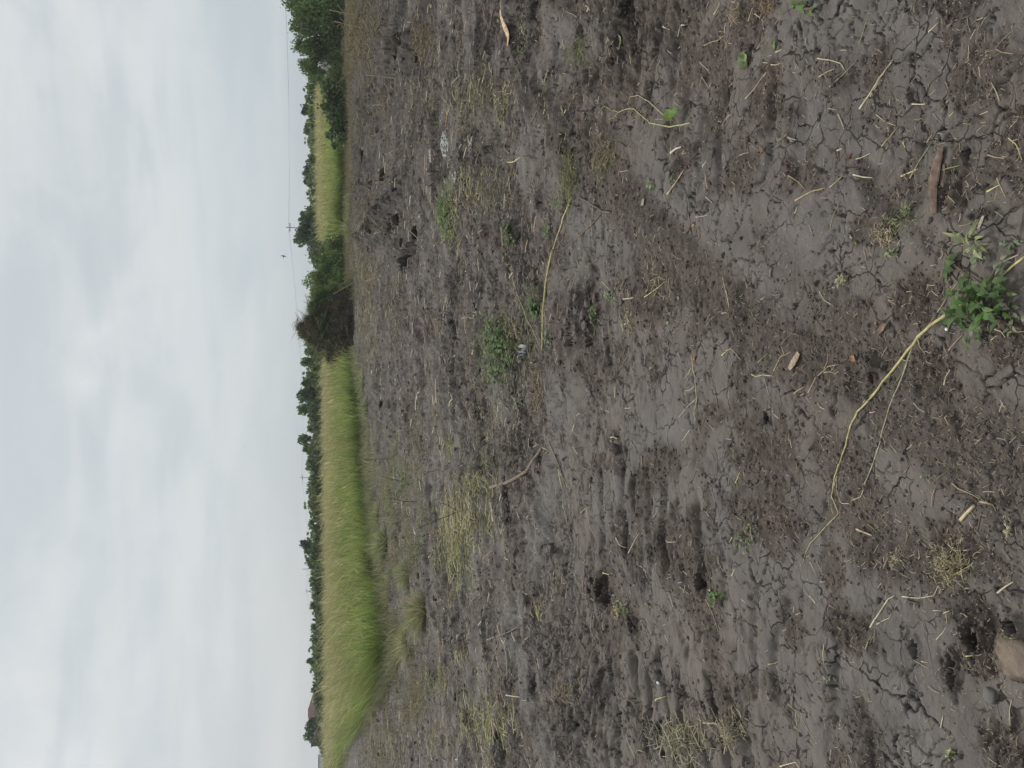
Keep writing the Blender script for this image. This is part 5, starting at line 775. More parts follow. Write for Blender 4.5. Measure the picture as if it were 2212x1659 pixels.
# --- tussocks standing at the edge of the meadow
def tussock(c, bx, by_, hpx, wpx, n, label, cols, lean_=-.3):
    b = hit(c, bx, by_); m = (b-Vector((0, 0, CAM_H))).length/FOC*CROPS[c][2]/4; hgt, rad = hpx*m, wpx*m/2; P = np.zeros((n, 3)); a = RNG.uniform(0, 6.28, n); k = np.sqrt(RNG.random(n))*rad*.8; P[:, 0] = k*np.cos(a); P[:, 1] = k*np.sin(a); P[:, 2] = H(P[:, 0]+b.x, P[:, 1]+b.y)-b.z-.01
    kf = k/rad/.8; h = hgt*RNG.uniform(.35, 1.05, n)*(1-.80*kf**1.5); ln_ = np.stack([np.cos(a)*rad*RNG.uniform(.2, 1.1, n)*(.3+kf)+lean_*h*.6, np.sin(a)*rad*RNG.uniform(.2, 1.1, n)*(.3+kf)], 1); cc = np.array(cols)[RNG.integers(0, len(cols), n)]*(1+RNG.normal(0, .15, (n, 1)))
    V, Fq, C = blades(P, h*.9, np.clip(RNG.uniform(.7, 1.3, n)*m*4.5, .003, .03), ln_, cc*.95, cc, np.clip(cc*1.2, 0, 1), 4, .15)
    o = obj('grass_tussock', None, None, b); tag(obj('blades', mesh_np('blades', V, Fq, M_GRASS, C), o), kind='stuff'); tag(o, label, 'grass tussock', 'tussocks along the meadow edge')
TG = [(.40, .37, .22), (.30, .33, .15), (.25, .30, .13), (.45, .40, .26)]; TG2 = [(.22, .27, .12), (.27, .31, .16), (.36, .35, .2)]
tussock('U', 1235, 380, 300, 300, 900, 'biggest pale tussock standing out in front of the meadow', TG); tussock('U', 1080, 640, 170, 220, 500, 'pale tussock between the biggest one and the olive one', TG); tussock('U', 1090, 60, 200, 260, 600, 'pale bowed tussock between the biggest one and the drooping ones', TG2); tussock('T', 900, 1400, 220, 260, 600, 'grey green tussock bowing over the soil edge', TG2); tussock('T', 850, 1180, 190, 220, 500, 'drooping grey green tussock in the middle of the meadow edge', TG2)
tussock('T', 800, 1060, 130, 170, 300, 'small tussock beside the drooping one', TG2); tussock('T', 770, 640, 90, 160, 260, 'low pale tussock with a fine upright stem beside it', TG); tussock('T', 760, 280, 110, 160, 300, 'drooping tussock at the foot of the brightest meadow grass', TG2); tussock('T', 740, 60, 120, 180, 320, 'tussock hanging at the meadow end near the heap', TG2); tussock('S', 700, 1480, 110, 150, 300, 'tussock at the very end of the meadow by the heap', TG2); tussock('U', 930, 870, 150, 170, 400, 'olive tussock at the bend of the meadow edge', [(.22, .24, .10), (.33, .28, .15)])
tussock('U', 830, 1150, 90, 150, 300, 'rusty tipped tussock farther along the edge past the olive one', [(.30, .27, .13), (.36, .27, .15)]); tussock('S', 620, 330, 130, 160, 300, 'grey green tussock at the foot of the olive bush', TG2); tussock('S', 630, 150, 100, 160, 260, 'low tussock at the foot of the farther grass', TG2)
# --- leafy weeds
def weed(c, cx, cy, rx, ry, n, lpx, cols, label, name='leafy_weed', cat='weed', lift=.05, stems=6, upright=.3, as_parts=False, narrow=.45):
    o_ = hit(c, cx, cy); m0 = mpp(c, cx, cy); e = obj(name, None, None, o_); sm = MB()
    for i in range(stems):
        q = random.uniform(0, 6.28); t_ = gnd(c, cx+rx*.8*math.cos(q), cy+ry*.8*math.sin(q)); p1 = Vector((t_[0]-o_.x, t_[1]-o_.y, random.uniform(.2, .9)*lift)); sm.tube([(0, 0, 0), p1*.5+Vector((0, 0, lift*.4)), p1], max(.0012, lpx*m0*.05), (.16, .17, .07), 4, .0008)
    sm.build('stem', M_LEAF, e); lm = MB(); cs = [(cx+rx*random.gauss(0, .5), cy+ry*random.gauss(0, .5), random.uniform(.12, .42)) for _ in range(max(2, n//16))] if n > 30 else [(cx, cy, .55)]
    for i in range(n):
        s0 = random.choice(cs); gx, gy = gnd(c, s0[0]+rx*random.gauss(0, s0[2]), s0[1]+ry*random.gauss(0, s0[2])); z = float(H(gx, gy)[0]); p = Vector((gx-o_.x, gy-o_.y, z-o_.z+.004+random.random()*lift)); a = random.uniform(0, 6.28); d_ = Vector((math.cos(a), math.sin(a), random.uniform(-.25, upright))); nn = Vector((random.gauss(0, .35), random.gauss(0, .35), 1)); l_ = lpx*m0*random.uniform(.5, 1.2); cl = random.choice(cols); f = random.uniform(.8, 1.2); cl = tuple(v*f for v in cl)
        if as_parts:
            l1 = MB(); l1.leaf(p, d_, nn, l_, l_*narrow, cl); l1.build('leaf', M_LEAF, e)
        else: lm.leaf(p, d_, nn, l_, l_*narrow, cl)
    if not as_parts: tag(lm.build('leaves', M_LEAF, e), kind='stuff')
    tag(e, label, cat); return e
G1 = [(.090, .140, .055), (.125, .180, .075), (.070, .110, .048)]; G2 = [(.16, .21, .10), (.21, .26, .15), (.12, .17, .07)]; G3 = [(.25, .28, .18), (.19, .23, .14)]
fw = weed('E', 1740, 300, 240, 130, 90, 84, G1+[(.10, .19, .05)], 'leafy green weed lying at the end of the long yellow stalk', 'leafy_weed', 'weed', .07, 9, .5, True)
def more_leaves(e, c, cx, cy, rx, ry, n, lpx, cols, lift, narrow=.4):
    m0 = mpp(c, cx, cy); o_ = e.location
    for i in range(n):
        q = random.uniform(0, 6.28); k = random.random()**.6; gx, gy = gnd(c, cx+rx*k*math.cos(q), cy+ry*k*math.sin(q)); z = float(H(gx, gy)[0]); a = random.uniform(0, 6.28); l_ = lpx*m0*random.uniform(.6, 1.2); l1 = MB(); l1.leaf((gx-o_.x, gy-o_.y, z-o_.z+.004+random.random()*lift), (math.cos(a), math.sin(a), random.uniform(-.2, .3)), (random.gauss(0, .3), random.gauss(0, .3), 1), l_, l_*narrow, random.choice(cols)); l1.build('leaf', M_LEAF, e)
more_leaves(fw, 'E', 1640, 470, 130, 90, 24, 115, G1, .05); more_leaves(fw, 'E', 1690, 600, 60, 70, 12, 70, G2, .03); more_leaves(fw, 'E', 1700, 45, 55, 50, 12, 70, G3, .02); more_leaves(fw, 'E', 1830, 100, 40, 50, 8, 65, G3, .02); more_leaves(fw, 'E', 1465, 85, 45, 40, 5, 80, G1, .02, .6); more_leaves(fw, 'E', 1930, 420, 60, 130, 14, 60, G3, .02)
for pts, w_ in (([(1470, 20), (1540, 110), (1700, 215), (1750, 240)], 16), ([(1700, 360), (1760, 430), (1900, 500), (1980, 530)], 22), ([(1740, 240), (1800, 130), (1860, 40)], 12), ([(1690, 60), (1740, 20), (1760, -10)], 8), ([(1760, 430), (1720, 470), (1690, 500)], 10)):
    P, r = lay('E', pts, w_); mb = MB(); mb.tube([p-fw.location+Vector((0, 0, .006)) for p in P], r, (.14, .105, .075), 6, r*.7); mb.build('woody_stem', M_WOOD, fw)
weed('B', 330, 660, 110, 200, 560, 34, [(.11, .18, .06), (.15, .22, .08)]+G2, 'sprawling ivy like weed patch in the middle of the strip', 'creeping_weed', 'weed', .10, 16, .4, narrow=.7); weed('B', 545, 385, 36, 60, 50, 46, G1, 'dark round leaved clump between the ivy patch and the thick yellow cane', 'creeping_weed', 'weed', .06, 5, .3, narrow=.75); weed('A', 450, 1560, 34, 75, 46, 46, G1, 'dark green leaf clump beside the yellow cane', 'leafy_weed', 'weed', .06, 5); weed('A', 730, 1370, 34, 50, 40, 30, G2, 'grey green small leaves by the end of the thin yellow cane', 'leafy_weed', 'weed', .04, 5); weed('A', 640, 1540, 40, 70, 44, 34, G2, 'pale green leaf scatter between two canes near dark leaf clump', 'leafy_weed', 'weed', .04, 5)
weed('A', 20, 1400, 40, 150, 120, 46, [(.15, .26, .06), (.20, .30, .09), (.10, .19, .05)], 'bright green weed tuft beside a white powdery patch', 'leafy_weed', 'weed', .16, 14, .8, narrow=.3); weed('S', 1480, 330, 40, 90, 90, 50, [(.17, .27, .07), (.28, .32, .12)], 'bright green weed tail next to the bright tuft', 'leafy_weed', 'weed', .12, 10, .8, narrow=.3); weed('T', 1225, 1440, 26, 70, 60, 40, [(.09, .17, .05), (.13, .21, .06)], 'low dark green weed between hay swaths', 'leafy_weed', 'weed', .08, 6); weed('T', 1090, 880, 50, 110, 110, 40, G1+G2, 'green weeds at the foot of the feathery meadow', 'leafy_weed', 'weed', .12, 10); weed('U', 530, 140, 30, 50, 60, 40, G1, 'dark broad leaved weed climbing in the meadow grass', 'leafy_weed', 'weed', .2, 6)
weed('C', 1650, 600, 40, 50, 30, 46, [(.15, .26, .07), (.10, .19, .05)], 'small fresh green weed on brown soil with a pale pink scrap', 'leafy_weed', 'weed', .035, 5, .6, narrow=.35); weed('C', 1080, 690, 40, 35, 34, 34, [(.12, .15, .06), (.17, .2, .09)], 'dull olive tuft in the dark hollow', 'leafy_weed', 'weed', .03, 5); weed('B', 970, 440, 26, 60, 40, 40, G2, 'mossy green leaves touching the broken clods', 'leafy_weed', 'weed', .03, 4); weed('B', 1050, 310, 26, 50, 26, 34, G2, 'thin green seedling just past the broken clods', 'leafy_weed', 'weed', .04, 4); weed('B', 665, 600, 16, 110, 36, 44, G3, 'pale wilted leaves along the thick yellow cane', 'leafy_weed', 'weed', .03, 4); weed('B', 480, 980, 40, 60, 40, 30, G3, 'grey green leaf bits beside the long brown cane', 'leafy_weed', 'weed', .03, 4)
weed('D', 1195, 1440, 70, 70, 60, 60, [(.12, .17, .06), (.22, .25, .12), (.3, .3, .17)], 'short green tuft next to the crumbled straw heap', 'grass_tuft', 'weed', .03, 8, .9, narrow=.13); weed('D', 1700, 1590, 45, 70, 16, 120, [(.27, .34, .14), (.34, .37, .18)], 'pale green sprout with strap leaves beyond the foreground weed', 'grass_tuft', 'weed', .05, 5, .9, narrow=.2, as_parts=True); weed('D', 565, 45, 55, 60, 18, 70, [(.18, .25, .09), (.12, .19, .06)], "green rosette cut off by the picture's top edge", 'leafy_weed', 'weed', .04, 5, .5, as_parts=True); weed('F', 1420, 1570, 34, 34, 9, 38, [(.34, .40, .18), (.25, .33, .12)], 'tiny pale green sprig alone on grey mud', 'seedling', 'weed', .015, 3, .5, as_parts=True, narrow=.5); weed('E', 780, 215, 45, 45, 40, 34, [(.42, .38, .26), (.33, .31, .19)], 'dried pale leaf clump with a brown stem', 'dried_weed', 'weed', .02, 4); weed('F', 660, 1105, 12, 30, 10, 34, G3, 'small grey green leaf sliver near the thin forked root', 'dried_weed', 'weed', .01, 2); weed('E', 1370, 1500, 26, 16, 10, 26, G3, 'tiny feathery sprig by the cracked plates', 'seedling', 'weed', .01, 2); weed('F', 150, 170, 60, 90, 50, 34, [(.15, .18, .09), (.22, .25, .14)], 'dusty green strip of leaves on the brown soil', 'dried_weed', 'weed', .01, 6); weed('E', 1100, 0, 60, 30, 34, 40, [(.2, .24, .13), (.28, .3, .18)], 'pale green leaves by the short tuft', 'dried_weed', 'weed', .015, 4); weed('D', 1900, 1630, 60, 40, 20, 50, G3, 'faint green leaves beside the strap leaved sprout', 'dried_weed', 'weed', .01, 3)
weed('A', 1345, 1240, 22, 45, 8, 60, G3, 'two pale wilted leaves near the tan crooked stick', 'wilted_leaves', 'leaf', .015, 2, .2, as_parts=True); weed('A', 1470, 1170, 24, 60, 14, 36, G3, 'string of grey green leaf bits near the tan crooked stick', 'wilted_leaves', 'leaf', .01, 3); weed('A', 450, 240, 26, 90, 26, 34, G2, 'dusty green leaves by the shredded wood', 'dried_weed', 'weed', .02, 3)
# the two leaves of the uprooted vine
vine = [o for o in COL.objects if o.name.startswith('uprooted_vine')][0]
for cx, cy, a in ((1500, 805, 0.4), (1545, 765, 1.0)):
    gx, gy = gnd('A', cx, cy); l1 = MB(); l1.leaf((gx-vine.location.x, gy-vine.location.y, .03), (math.cos(a), math.sin(a), .2), (.1, -.5, 1), .075, .055, (.19, .27, .085)); l1.build('leaf', M_LEAF, vine)
# --- single leaves and scraps
def flat_leaf(c, x, y, spx, col, label, name='fallen_leaf', cat='leaf', curl=.35, aspect=.6, ang=None, mat=None, lift=.004):
    o_ = hit(c, x, y); m = mpp(c, x, y); s = spx*m; n_, k_ = 8, 7; V = []; a = random.uniform(0, 6.28) if ang is None else ang; sd_ = random.randint(0, 999)
    for i in range(n_):
        t = i/(n_-1); wd = math.sin(math.pi*min(.98, t*.93+.05))**.7*aspect*.5*(1+.12*math.sin(i*2.4+sd_))
        for j in range(k_):
            v = (j/(k_-1)*2-1); xx, yy = (t-.5)*s, v*wd*s; zz_ = curl*s*(.35*v*v*aspect+.45*(t-.5)**2)+.10*s*curl*2*float(perlin(np.array([t*3.1+sd_]), np.array([v*1.7+sd_]), 5)[0]); V.append((xx*math.cos(a)-yy*math.sin(a), xx*math.sin(a)+yy*math.cos(a), zz_+lift))
    F_ = [(i*k_+j, i*k_+j+1, (i+1)*k_+j+1, (i+1)*k_+j) for i in range(n_-1) for j in range(k_-1)]; C = np.array(col)[None]*RNG.uniform(.8, 1.2, (len(V), 1))
    for i in range(n_): C[i*k_+k_//2] *= 1.25
    return tag(obj(name, mesh_np(name, np.array(V), F_, mat or M_LEAF, C, True), None, o_), label, cat)
flat_leaf('D', 140, 405, 120, (.27, .34, .16), 'crumpled green leaf with a stem on brown crumbs', curl=.7, aspect=.75, ang=.2); flat_leaf('D', 330, 305, 72, (.17, .24, .10), 'smooth green leaf near the crumpled one', ang=.1); flat_leaf('A', 1108, 278, 96, (.36, .42, .24), 'pale green crumpled leaf on dark dug soil', curl=.7, aspect=.55, ang=.0); flat_leaf('E', 1050, 525, 105, (.36, .24, .18), 'curled pinkish brown dead leaf near the middle of the yellow stalk', curl=.6, aspect=.38, ang=2.2); flat_leaf('E', 1005, 490, 36, (.30, .19, .13), 'small folded brown leaf bit touching the curled one', curl=.6)
flat_leaf('E', 858, 720, 56, (.42, .25, .15), 'orange brown leaf scrap on dark mud', curl=.6, aspect=.8); flat_leaf('B', 1625, 725, 34, (.55, .30, .12), 'bright orange leaf bit beside the branched weed stalk', curl=.5, aspect=.9); flat_leaf('A', 1618, 1497, 38, (.46, .26, .12), 'rounded orange leaf lying flat on smooth mud', curl=.2, aspect=.65); flat_leaf('A', 740, 735, 80, (.27, .33, .20), 'narrow pale green leaf in the middle distance', curl=.4, aspect=.3, ang=.3); flat_leaf('A', 985, 140, 70, (.28, .33, .22), 'grey green narrow leaf near the pale crumpled leaf', curl=.4, aspect=.3, ang=.5); flat_leaf('A', 628, 640, 50, (.55, .56, .48), 'whitish leaf on a thin stem', curl=.3, aspect=.25, ang=.2); flat_leaf('A', 630, 745, 54, (.34, .36, .2), 'folded yellow green leaf next to the whitish one', curl=.5, aspect=.5); flat_leaf('D', 826, 1045, 58, (.22, .085, .06), 'dark red leaf on grey mud', curl=.5, aspect=.4, ang=2.3); flat_leaf('D', 270, 1000, 40, (.42, .30, .18), 'small curled tan leaf between crumpled leaf and thick tan stalk', curl=1.2, aspect=.6); flat_leaf('B', 583, 150, 36, (.50, .52, .18), 'small yellow leaf near the dark round leaved clump', curl=.2, aspect=.4, ang=.2); flat_leaf('B', 1448, 485, 34, (.30, .37, .20), 'small round green leaf on grey mud', curl=.3, aspect=.8); flat_leaf('B', 1520, 320, 30, (.32, .38, .22), 'tiny green leaf near the fanned yellow straws', curl=.3, aspect=.7); flat_leaf('C', 1610, 560, 26, (.60, .48, .38), 'pale pink petal like scrap by the fresh weed', curl=.3, aspect=.5); flat_leaf('C', 1575, 992, 26, (.38, .40, .25), 'small pale green flake near the tread marks', curl=.3, aspect=.4); flat_leaf('S', 1005, 1135, 50, (.33, .36, .26), 'grey green leaf lying alone in front of the heap', curl=.5, aspect=.7); flat_leaf('D', 838, 1570, 50, (.33, .27, .20), 'thin pale bark flake near the crumbled straw', curl=.3, aspect=.35, ang=.6, mat=M_WOOD); flat_leaf('D', 872, 1615, 46, (.40, .30, .17), 'tan seed head by the crumbled straw', curl=.8, aspect=.5); flat_leaf('F', 580, 565, 64, (.14, .145, .12), 'grey veined leaf pressed into the mud', curl=.05, aspect=.8); flat_leaf('A', 1285, 1350, 60, (.34, .29, .23), 'torn pale bark piece by the wilted leaves', curl=.3, aspect=.7, mat=M_WOOD); flat_leaf('A', 295, 480, 60, (.42, .32, .22), 'pale tan wood flake near the shredded orange wood', curl=.3, aspect=.3, ang=.1, mat=M_WOOD); flat_leaf('A', 1060, 975, 60, (.26, .2, .15), 'brown scrap in the olive grass mat', curl=.6, aspect=.7, mat=M_WOOD)
# plastic scrap
e = obj('plastic_scrap', None, None, hit('B', 530, 655)); m_ = mpp('B', 530, 655)
for col, dx, s_, nm in (((.55, .56, .57), .0, 38, 'white_film'), ((.22, .30, .33), -.04, 20, 'blue_film')):
    V = []; k_ = 7
    for i in range(k_):
        for j in range(k_):
            u_, v_ = i/(k_-1)-.5, j/(k_-1)-.5; V.append((u_*s_*m_*1.4+dx, v_*s_*m_, .03+.05*float(perlin(np.array([u_*5+s_]), np.array([v_*5]), 3)[0])+.04*(abs(u_)+abs(v_))))
    F_ = [(i*k_+j, i*k_+j+1, (i+1)*k_+j+1, (i+1)*k_+j) for i in range(k_-1) for j in range(k_-1)]; obj(nm, mesh_np(nm, np.array(V), F_, M_LEAF, np.tile(col, (len(V), 1)), True), e)
tag(e, 'crumpled white and blue plastic scrap at the edge of the ivy', 'litter')
# --- lumps: stones, clods, wood slabs
def lump(r3, seed, rough=.25, sub=3, flat=.0, ang=0.0, facet=False):
    import bmesh
    bm = bmesh.new(); bmesh.ops.create_icosphere(bm, subdivisions=sub, radius=1); V = np.array([v.co[:] for v in bm.verts]); Fa = [tuple(v.index for v in f.verts) for f in bm.faces]; bm.free()
    nz = fbm(V[:, 0]*1.3+seed*3.1+V[:, 2]*.7, V[:, 1]*1.3+V[:, 2]*1.1-seed, seed, 4, .6); V = V*(1+rough*nz*2)[:, None]
    if facet:
        rs = np.random.default_rng(seed)
        for _ in range(12):
            nv = rs.normal(0, 1, 3); nv /= np.linalg.norm(nv); dd = V@nv-rs.uniform(.45, .8); V = V-np.clip(dd, 0, None)[:, None]*nv[None]
        V = V*(1+.16*fbm(V[:, 0]*4+seed+V[:, 2]*2, V[:, 1]*4-V[:, 2]*3, seed+3, 3, .6))[:, None]
    if flat: V = np.sign(V)*np.abs(V)**(1-flat)
    V *= np.array(r3)[None]; c_, s_ = math.cos(ang), math.sin(ang); V[:, :2] = np.stack([V[:, 0]*c_-V[:, 1]*s_, V[:, 0]*s_+V[:, 1]*c_], 1); return V, Fa
M_STONE = soil_material('muddy_stone', 'stone'); M_CLOD = soil_material('clod_soil', 'clod')
def rock(c, x, y, r3px, seed, label, name, cat, mat, rough=.2, sink=.3, flat=0., ang=0., sub=3, group=None):
    o_ = hit(c, x, y); m = mpp(c, x, y); V, Fa = lump([q*m for q in r3px], seed, rough, 3 if cat == 'clod' else sub, flat, ang, cat == 'clod'); V[:, 2] += r3px[2]*m*(1-2*sink)
    return tag(obj(name, mesh_np(name, V, np.array(Fa), mat, None, cat != 'clod'), None, o_), label, cat, group)
rock('F', 1815, 985, (135, 170, 55), 5, 'large pale brown stone half buried in mud, cut by the picture edge', 'half_buried_stone', 'stone', M_STONE, .26, .58); rock('F', 1645, 1210, (50, 40, 22), 9, 'small flat grey stone beside the large pale one', 'flat_stone', 'stone', mat_plain('grey_stone', (.125, .118, .105), .8, .2, 25), .15, .3, .2)
rock('E', 1475, 525, (11, 12, 9), 3, 'tiny white pebble between the leafy weed and the yellow stalk', 'white_pebble', 'pebble', M_WHITE, .2, .2, sub=2); rock('F', 255, 140, (15, 20, 10), 4, 'small pinkish pebble on brown crumbs', 'pebble', 'pebble', M_STONE, .15, .3, sub=2); rock('C', 1300, 1130, (9, 14, 8), 6, 'tiny white shell like bit by the tread marks', 'white_pebble', 'pebble', M_WHITE, .4, .2, sub=2)
rock('B', 1125, 1320, (62, 34, 40), 12, 'lone dark clod sitting on the smooth mud', 'soil_clod', 'clod', M_CLOD, .3, .15, 0, .3); rock('A', 765, 985, (60, 30, 34), 13, 'dark flattish clod near the dark olive grass streak', 'soil_clod', 'clod', M_CLOD, .25, .2); rock('E', 1010, 760, (26, 40, 22), 15, 'brown lump beside the crevice next to the yellow stalk', 'soil_clod', 'clod', M_CLOD, .3, .3, 0, .6); rock('F', 1500, 800, (28, 30, 16), 17, 'grey knob of soil near the pale corner stone', 'soil_clod', 'clod', M_CLOD, .2, .3); rock('A', 620, 940, (24, 20, 18), 18, 'small round dark clod in the middle distance', 'soil_clod', 'clod', M_CLOD, .25, .2)
for i, (x, y, a, b_) in enumerate([(960, 320, 34, 40), (900, 360, 42, 34), (840, 400, 36, 30), (885, 430, 34, 46), (800, 400, 30, 40), (840, 510, 30, 40), (900, 500, 34, 36), (790, 560, 40, 34), (760, 470, 36, 50), (830, 310, 40, 30)]):
    rock('B', x, y, (a, b_, 16), 30+i, 'angular broken clod in the dark cluster near the ivy patch', 'broken_clod', 'clod', M_CLOD, .45, .3, .3, random.random()*3, 2, 'broken clods by the ivy patch')
for i, (x, y, a, b_) in enumerate([(880, 500, 30, 26), (930, 545, 24, 34), (860, 560, 26, 26), (905, 590, 34, 20)]):
    rock('C', x, y, (a, b_, 16), 50+i, 'jagged dark clod in the hollow beside the narrow yellow straw tuft', 'jagged_clod', 'clod', M_HEAP, .4, .25, .2, random.random()*3, 3, 'clods in the hollow by the yellow straw tuft')
for i, (c, x, y, a, b_, z) in enumerate([('S', 900, 260, 40, 60, 40), ('S', 860, 330, 50, 60, 50), ('S', 950, 360, 40, 50, 36), ('S', 800, 320, 30, 60, 40), ('S', 930, 440, 30, 40, 26)]):
    rock(c, x, y, (b_, a, z), 60+i, 'dark earthy lump in the far dug patch near the olive bush', 'soil_lump', 'clod', M_HEAP, .45, .3, 0, random.random()*3, 3, 'lumps of the far dug patch')
for i, (x, y, a, z) in enumerate([(960, 320, 60, 66), (985, 420, 60, 52), (1010, 470, 40, 30), (1090, 330, 40, 26), (1120, 480, 50, 26)]):
    rock('R', x, y, (a, a, z), 70+i, 'black earthy clod on the rim of the far stump hollow', 'stump_clod', 'clod', M_HEAP, .4, .25, 0, random.random()*3, 3, 'clods of the far stump hollow')
for i, (c, x, y, a, z) in enumerate([('R', 725, 1290, 70, 34), ('R', 735, 1370, 50, 26), ('R', 790, 1440, 64, 34), ('R', 800, 1520, 46, 24), ('R', 745, 880, 64, 30), ('R', 750, 960, 44, 22), ('R', 850, 1000, 60, 30), ('R', 855, 1070, 40, 22), ('S', 760, 40, 60, 32), ('S', 755, 120, 44, 24), ('S', 790, 400, 70, 40), ('S', 800, 480, 50, 28), ('S', 1060, 470, 50, 24), ('T', 880, 110, 56, 24), ('T', 890, 250, 50, 22)]):
    rock(c, x, y, (a, a*.7, z), 80+i, 'dark churned earth lump along the far rim of the bare strip', 'earth_lump', 'clod', M_HEAP, .45, .35, 0, random.random()*3, 3, 'churned lumps along the far rim')
def slab(c, pts, wpx, col, label, name, thick=.3):
    P, r = lay(c, pts, wpx, .3, 5); o_ = P[0].copy(); mb = MB(); k = 9; m = len(P)
    for i, p in enumerate(P):
        d_ = (P[min(i+1, m-1)]-P[max(i-1, 0)]).normalized(); s_ = d_.cross(Vector((0, 0, 1))).normalized(); tp = .55+.45*math.sin(math.pi*(i+.8)/(m+.6))
        for j in range(k):
            q = 2*math.pi*j/k; rr = r*tp*(1+.30*math.sin(j*5.3+i*.15)+.10*random.random()); mb.v.append(p-o_+s_*rr*math.cos(q)+Vector((0, 0, rr*thick*math.sin(q)+r*.1))); f = random.uniform(.75, 1.25); mb.c.append([v*f for v in col])
    for i in range(m-1):
        for j in range(k): j2 = (j+1) % k; mb.f.append((i*k+j, i*k+j2, (i+1)*k+j2, (i+1)*k+j))
    mb.f += [tuple(range(k-1, -1, -1)), tuple((m-1)*k+j for j in range(k))]
    o = mb.build(name, M_WOOD, None, False); o.location = o_; return tag(o, label, 'wood')
slab('D', [(1425, 985), (1395, 1120), (1385, 1240), (1395, 1420)], 62, (.145, .10, .08), 'long rotten wood slab pressed into the mud beyond the foreground weed', 'rotten_slab'); slab('D', [(1440, 1090), (1425, 1180), (1428, 1240)], 26, (.12, .085, .07), 'narrow splinter lying along the rotten wood slab', 'wood_splinter'); slab('E', [(438, 792), (465, 735), (497, 680)], 42, (.30, .23, .16), 'rotten tan wood chip with frayed end on dark mud', 'wood_chip'); slab('C', [(1490, 1272), (1520, 1260), (1555, 1252)], 24, (.05, .04, .035), 'dark bark chip beside the tread marks', 'bark_chip', .4); slab('D', [(1680, 1520), (1695, 1470), (1705, 1430)], 22, (.28, .24, .19), 'small grey splinter beside the strap leaved sprout', 'wood_splinter'); slab('D', [(360, 938), (395, 915), (425, 888)], 14, (.16, .12, .09), 'thin brown splinter near the small curled tan leaf', 'wood_splinter')
slab('A', [(345, 75), (362, 160), (380, 235), (386, 305)], 36, (.50, .36, .23), 'shredded pale orange wood strip lying on bare soil', 'shredded_wood', .25); slab('R', [(1410, 890), (1415, 940), (1412, 1050)], 16, (.42, .27, .15), 'orange brown broken bark strip on the far soil', 'bark_strip', .5); slab('R', [(1545, 560), (1560, 630), (1590, 720)], 22, (.16, .12, .10), 'dark grey bark piece touching the crooked brown stick', 'bark_strip', .5)
# --- lime like white specks
M_LIME = mat_plain('white_lime', (.42, .42, .40), .9, .25, 30)
for c, x, y, rx, ry, n_, label in [('R', 1400, 1190, 28, 110, 170, 'larger white powdery patch on the far soil'), ('R', 1303, 1290, 14, 60, 70, 'small white powdery patch nearest the heap'), ('R', 1530, 1490, 20, 50, 70, 'white powdery patch beside the green weed tuft'), ('A', 60, 1190, 16, 45, 60, 'faint white powdery streak in the middle ground')]:
    o_ = hit(c, x, y); V = []; F_ = []
    for i in range(n_):
        q = random.uniform(0, 6.28); k = math.sqrt(random.random()); gx, gy = gnd(c, x+rx*k*math.cos(q), y+ry*k*math.sin(q)); z = float(H(gx, gy)[0]); s_ = random.uniform(.006, .028); b = len(V); a = random.uniform(0, 6.28)
        for t in range(5): V.append((gx-o_.x+s_*math.cos(a+t*1.257)*random.uniform(.6, 1.2), gy-o_.y+s_*math.sin(a+t*1.257)*random.uniform(.6, 1.2), z-o_.z+.006))
        V.append((gx-o_.x, gy-o_.y, z-o_.z+.018)); F_ += [(b+t, b+(t+1) % 5, b+5) for t in range(5)]
    tag(obj('lime_patch', mesh_np('lime_patch', np.array(V), F_, M_LIME), None, o_), label, 'lime')
# --- loose straw bits (300 seen largest) and loose clods, each its own thing
SM = []
for s_ in range(14):
    mb = MB(); k = random.uniform(-.12, .12); cl = random.choice([PALE, PALE, TAN, YEL, (.42, .37, .26), (.30, .25, .18)]); mb.tube([(-.5, 0, 0), (-.15, k*.6, .02), (.2, k, .01), (.5, k*.2, 0)], .028, cl, 4, .018); SM.append(mb.mesh('straw_bit', M_STRAW))
cnt = 0; PXS = []
while cnt < 290:
    p = (random.uniform(470, 1024), random.uniform(0, 768)); r_ = ray(p); t = CAM_H/-r_.z; PXS.append((r_.x*t, r_.y*t, t)); cnt += 1
Z = H(np.array([q[0] for q in PXS]), np.array([q[1] for q in PXS]))
for (x, y, t), z in zip(PXS, Z):
    o = obj('straw_bit', random.choice(SM), None, (x, y, z+.003)); l_ = t/FOC*random.choice([4, 5, 6, 7, 8, 10, 13]); o.scale = (l_, l_, l_*random.uniform(.7, 1.2)); 
    o.scale = (l_, max(l_*.8, .03), max(l_*.8, .03)); o.rotation_euler = (0, random.uniform(-.12, .12), random.uniform(0, 6.28)); tag(o, 'small loose bit of dry straw lying on the bare mud', 'straw', 'loose straw bits scattered over the mud')
CM = []
for s_ in range(8):
    V, Fa = lump((1, random.uniform(.7, 1.2), .7), 100+s_, .35, 2); CM.append(mesh_np('small_clod', V, np.array(Fa), M_CLOD, None, False))
PXS = []
for i in range(70):
    p = (random.uniform(430, 1024), random.uniform(0, 768)); r_ = ray(p); t = CAM_H/-r_.z; PXS.append((r_.x*t, r_.y*t, t))
Z = H(np.array([q[0] for q in PXS]), np.array([q[1] for q in PXS]))
for (x, y, t), z in zip(PXS, Z):
    o = obj('small_clod', random.choice(CM), None, (x, y, z+.002)); s_ = t/FOC*random.uniform(1.5, 4.0); o.scale = (s_, s_, s_); o.rotation_euler = (0, 0, random.uniform(0, 6.28)); tag(o, 'small crumbly clod lying loose on the mud', 'clod', 'loose small clods')
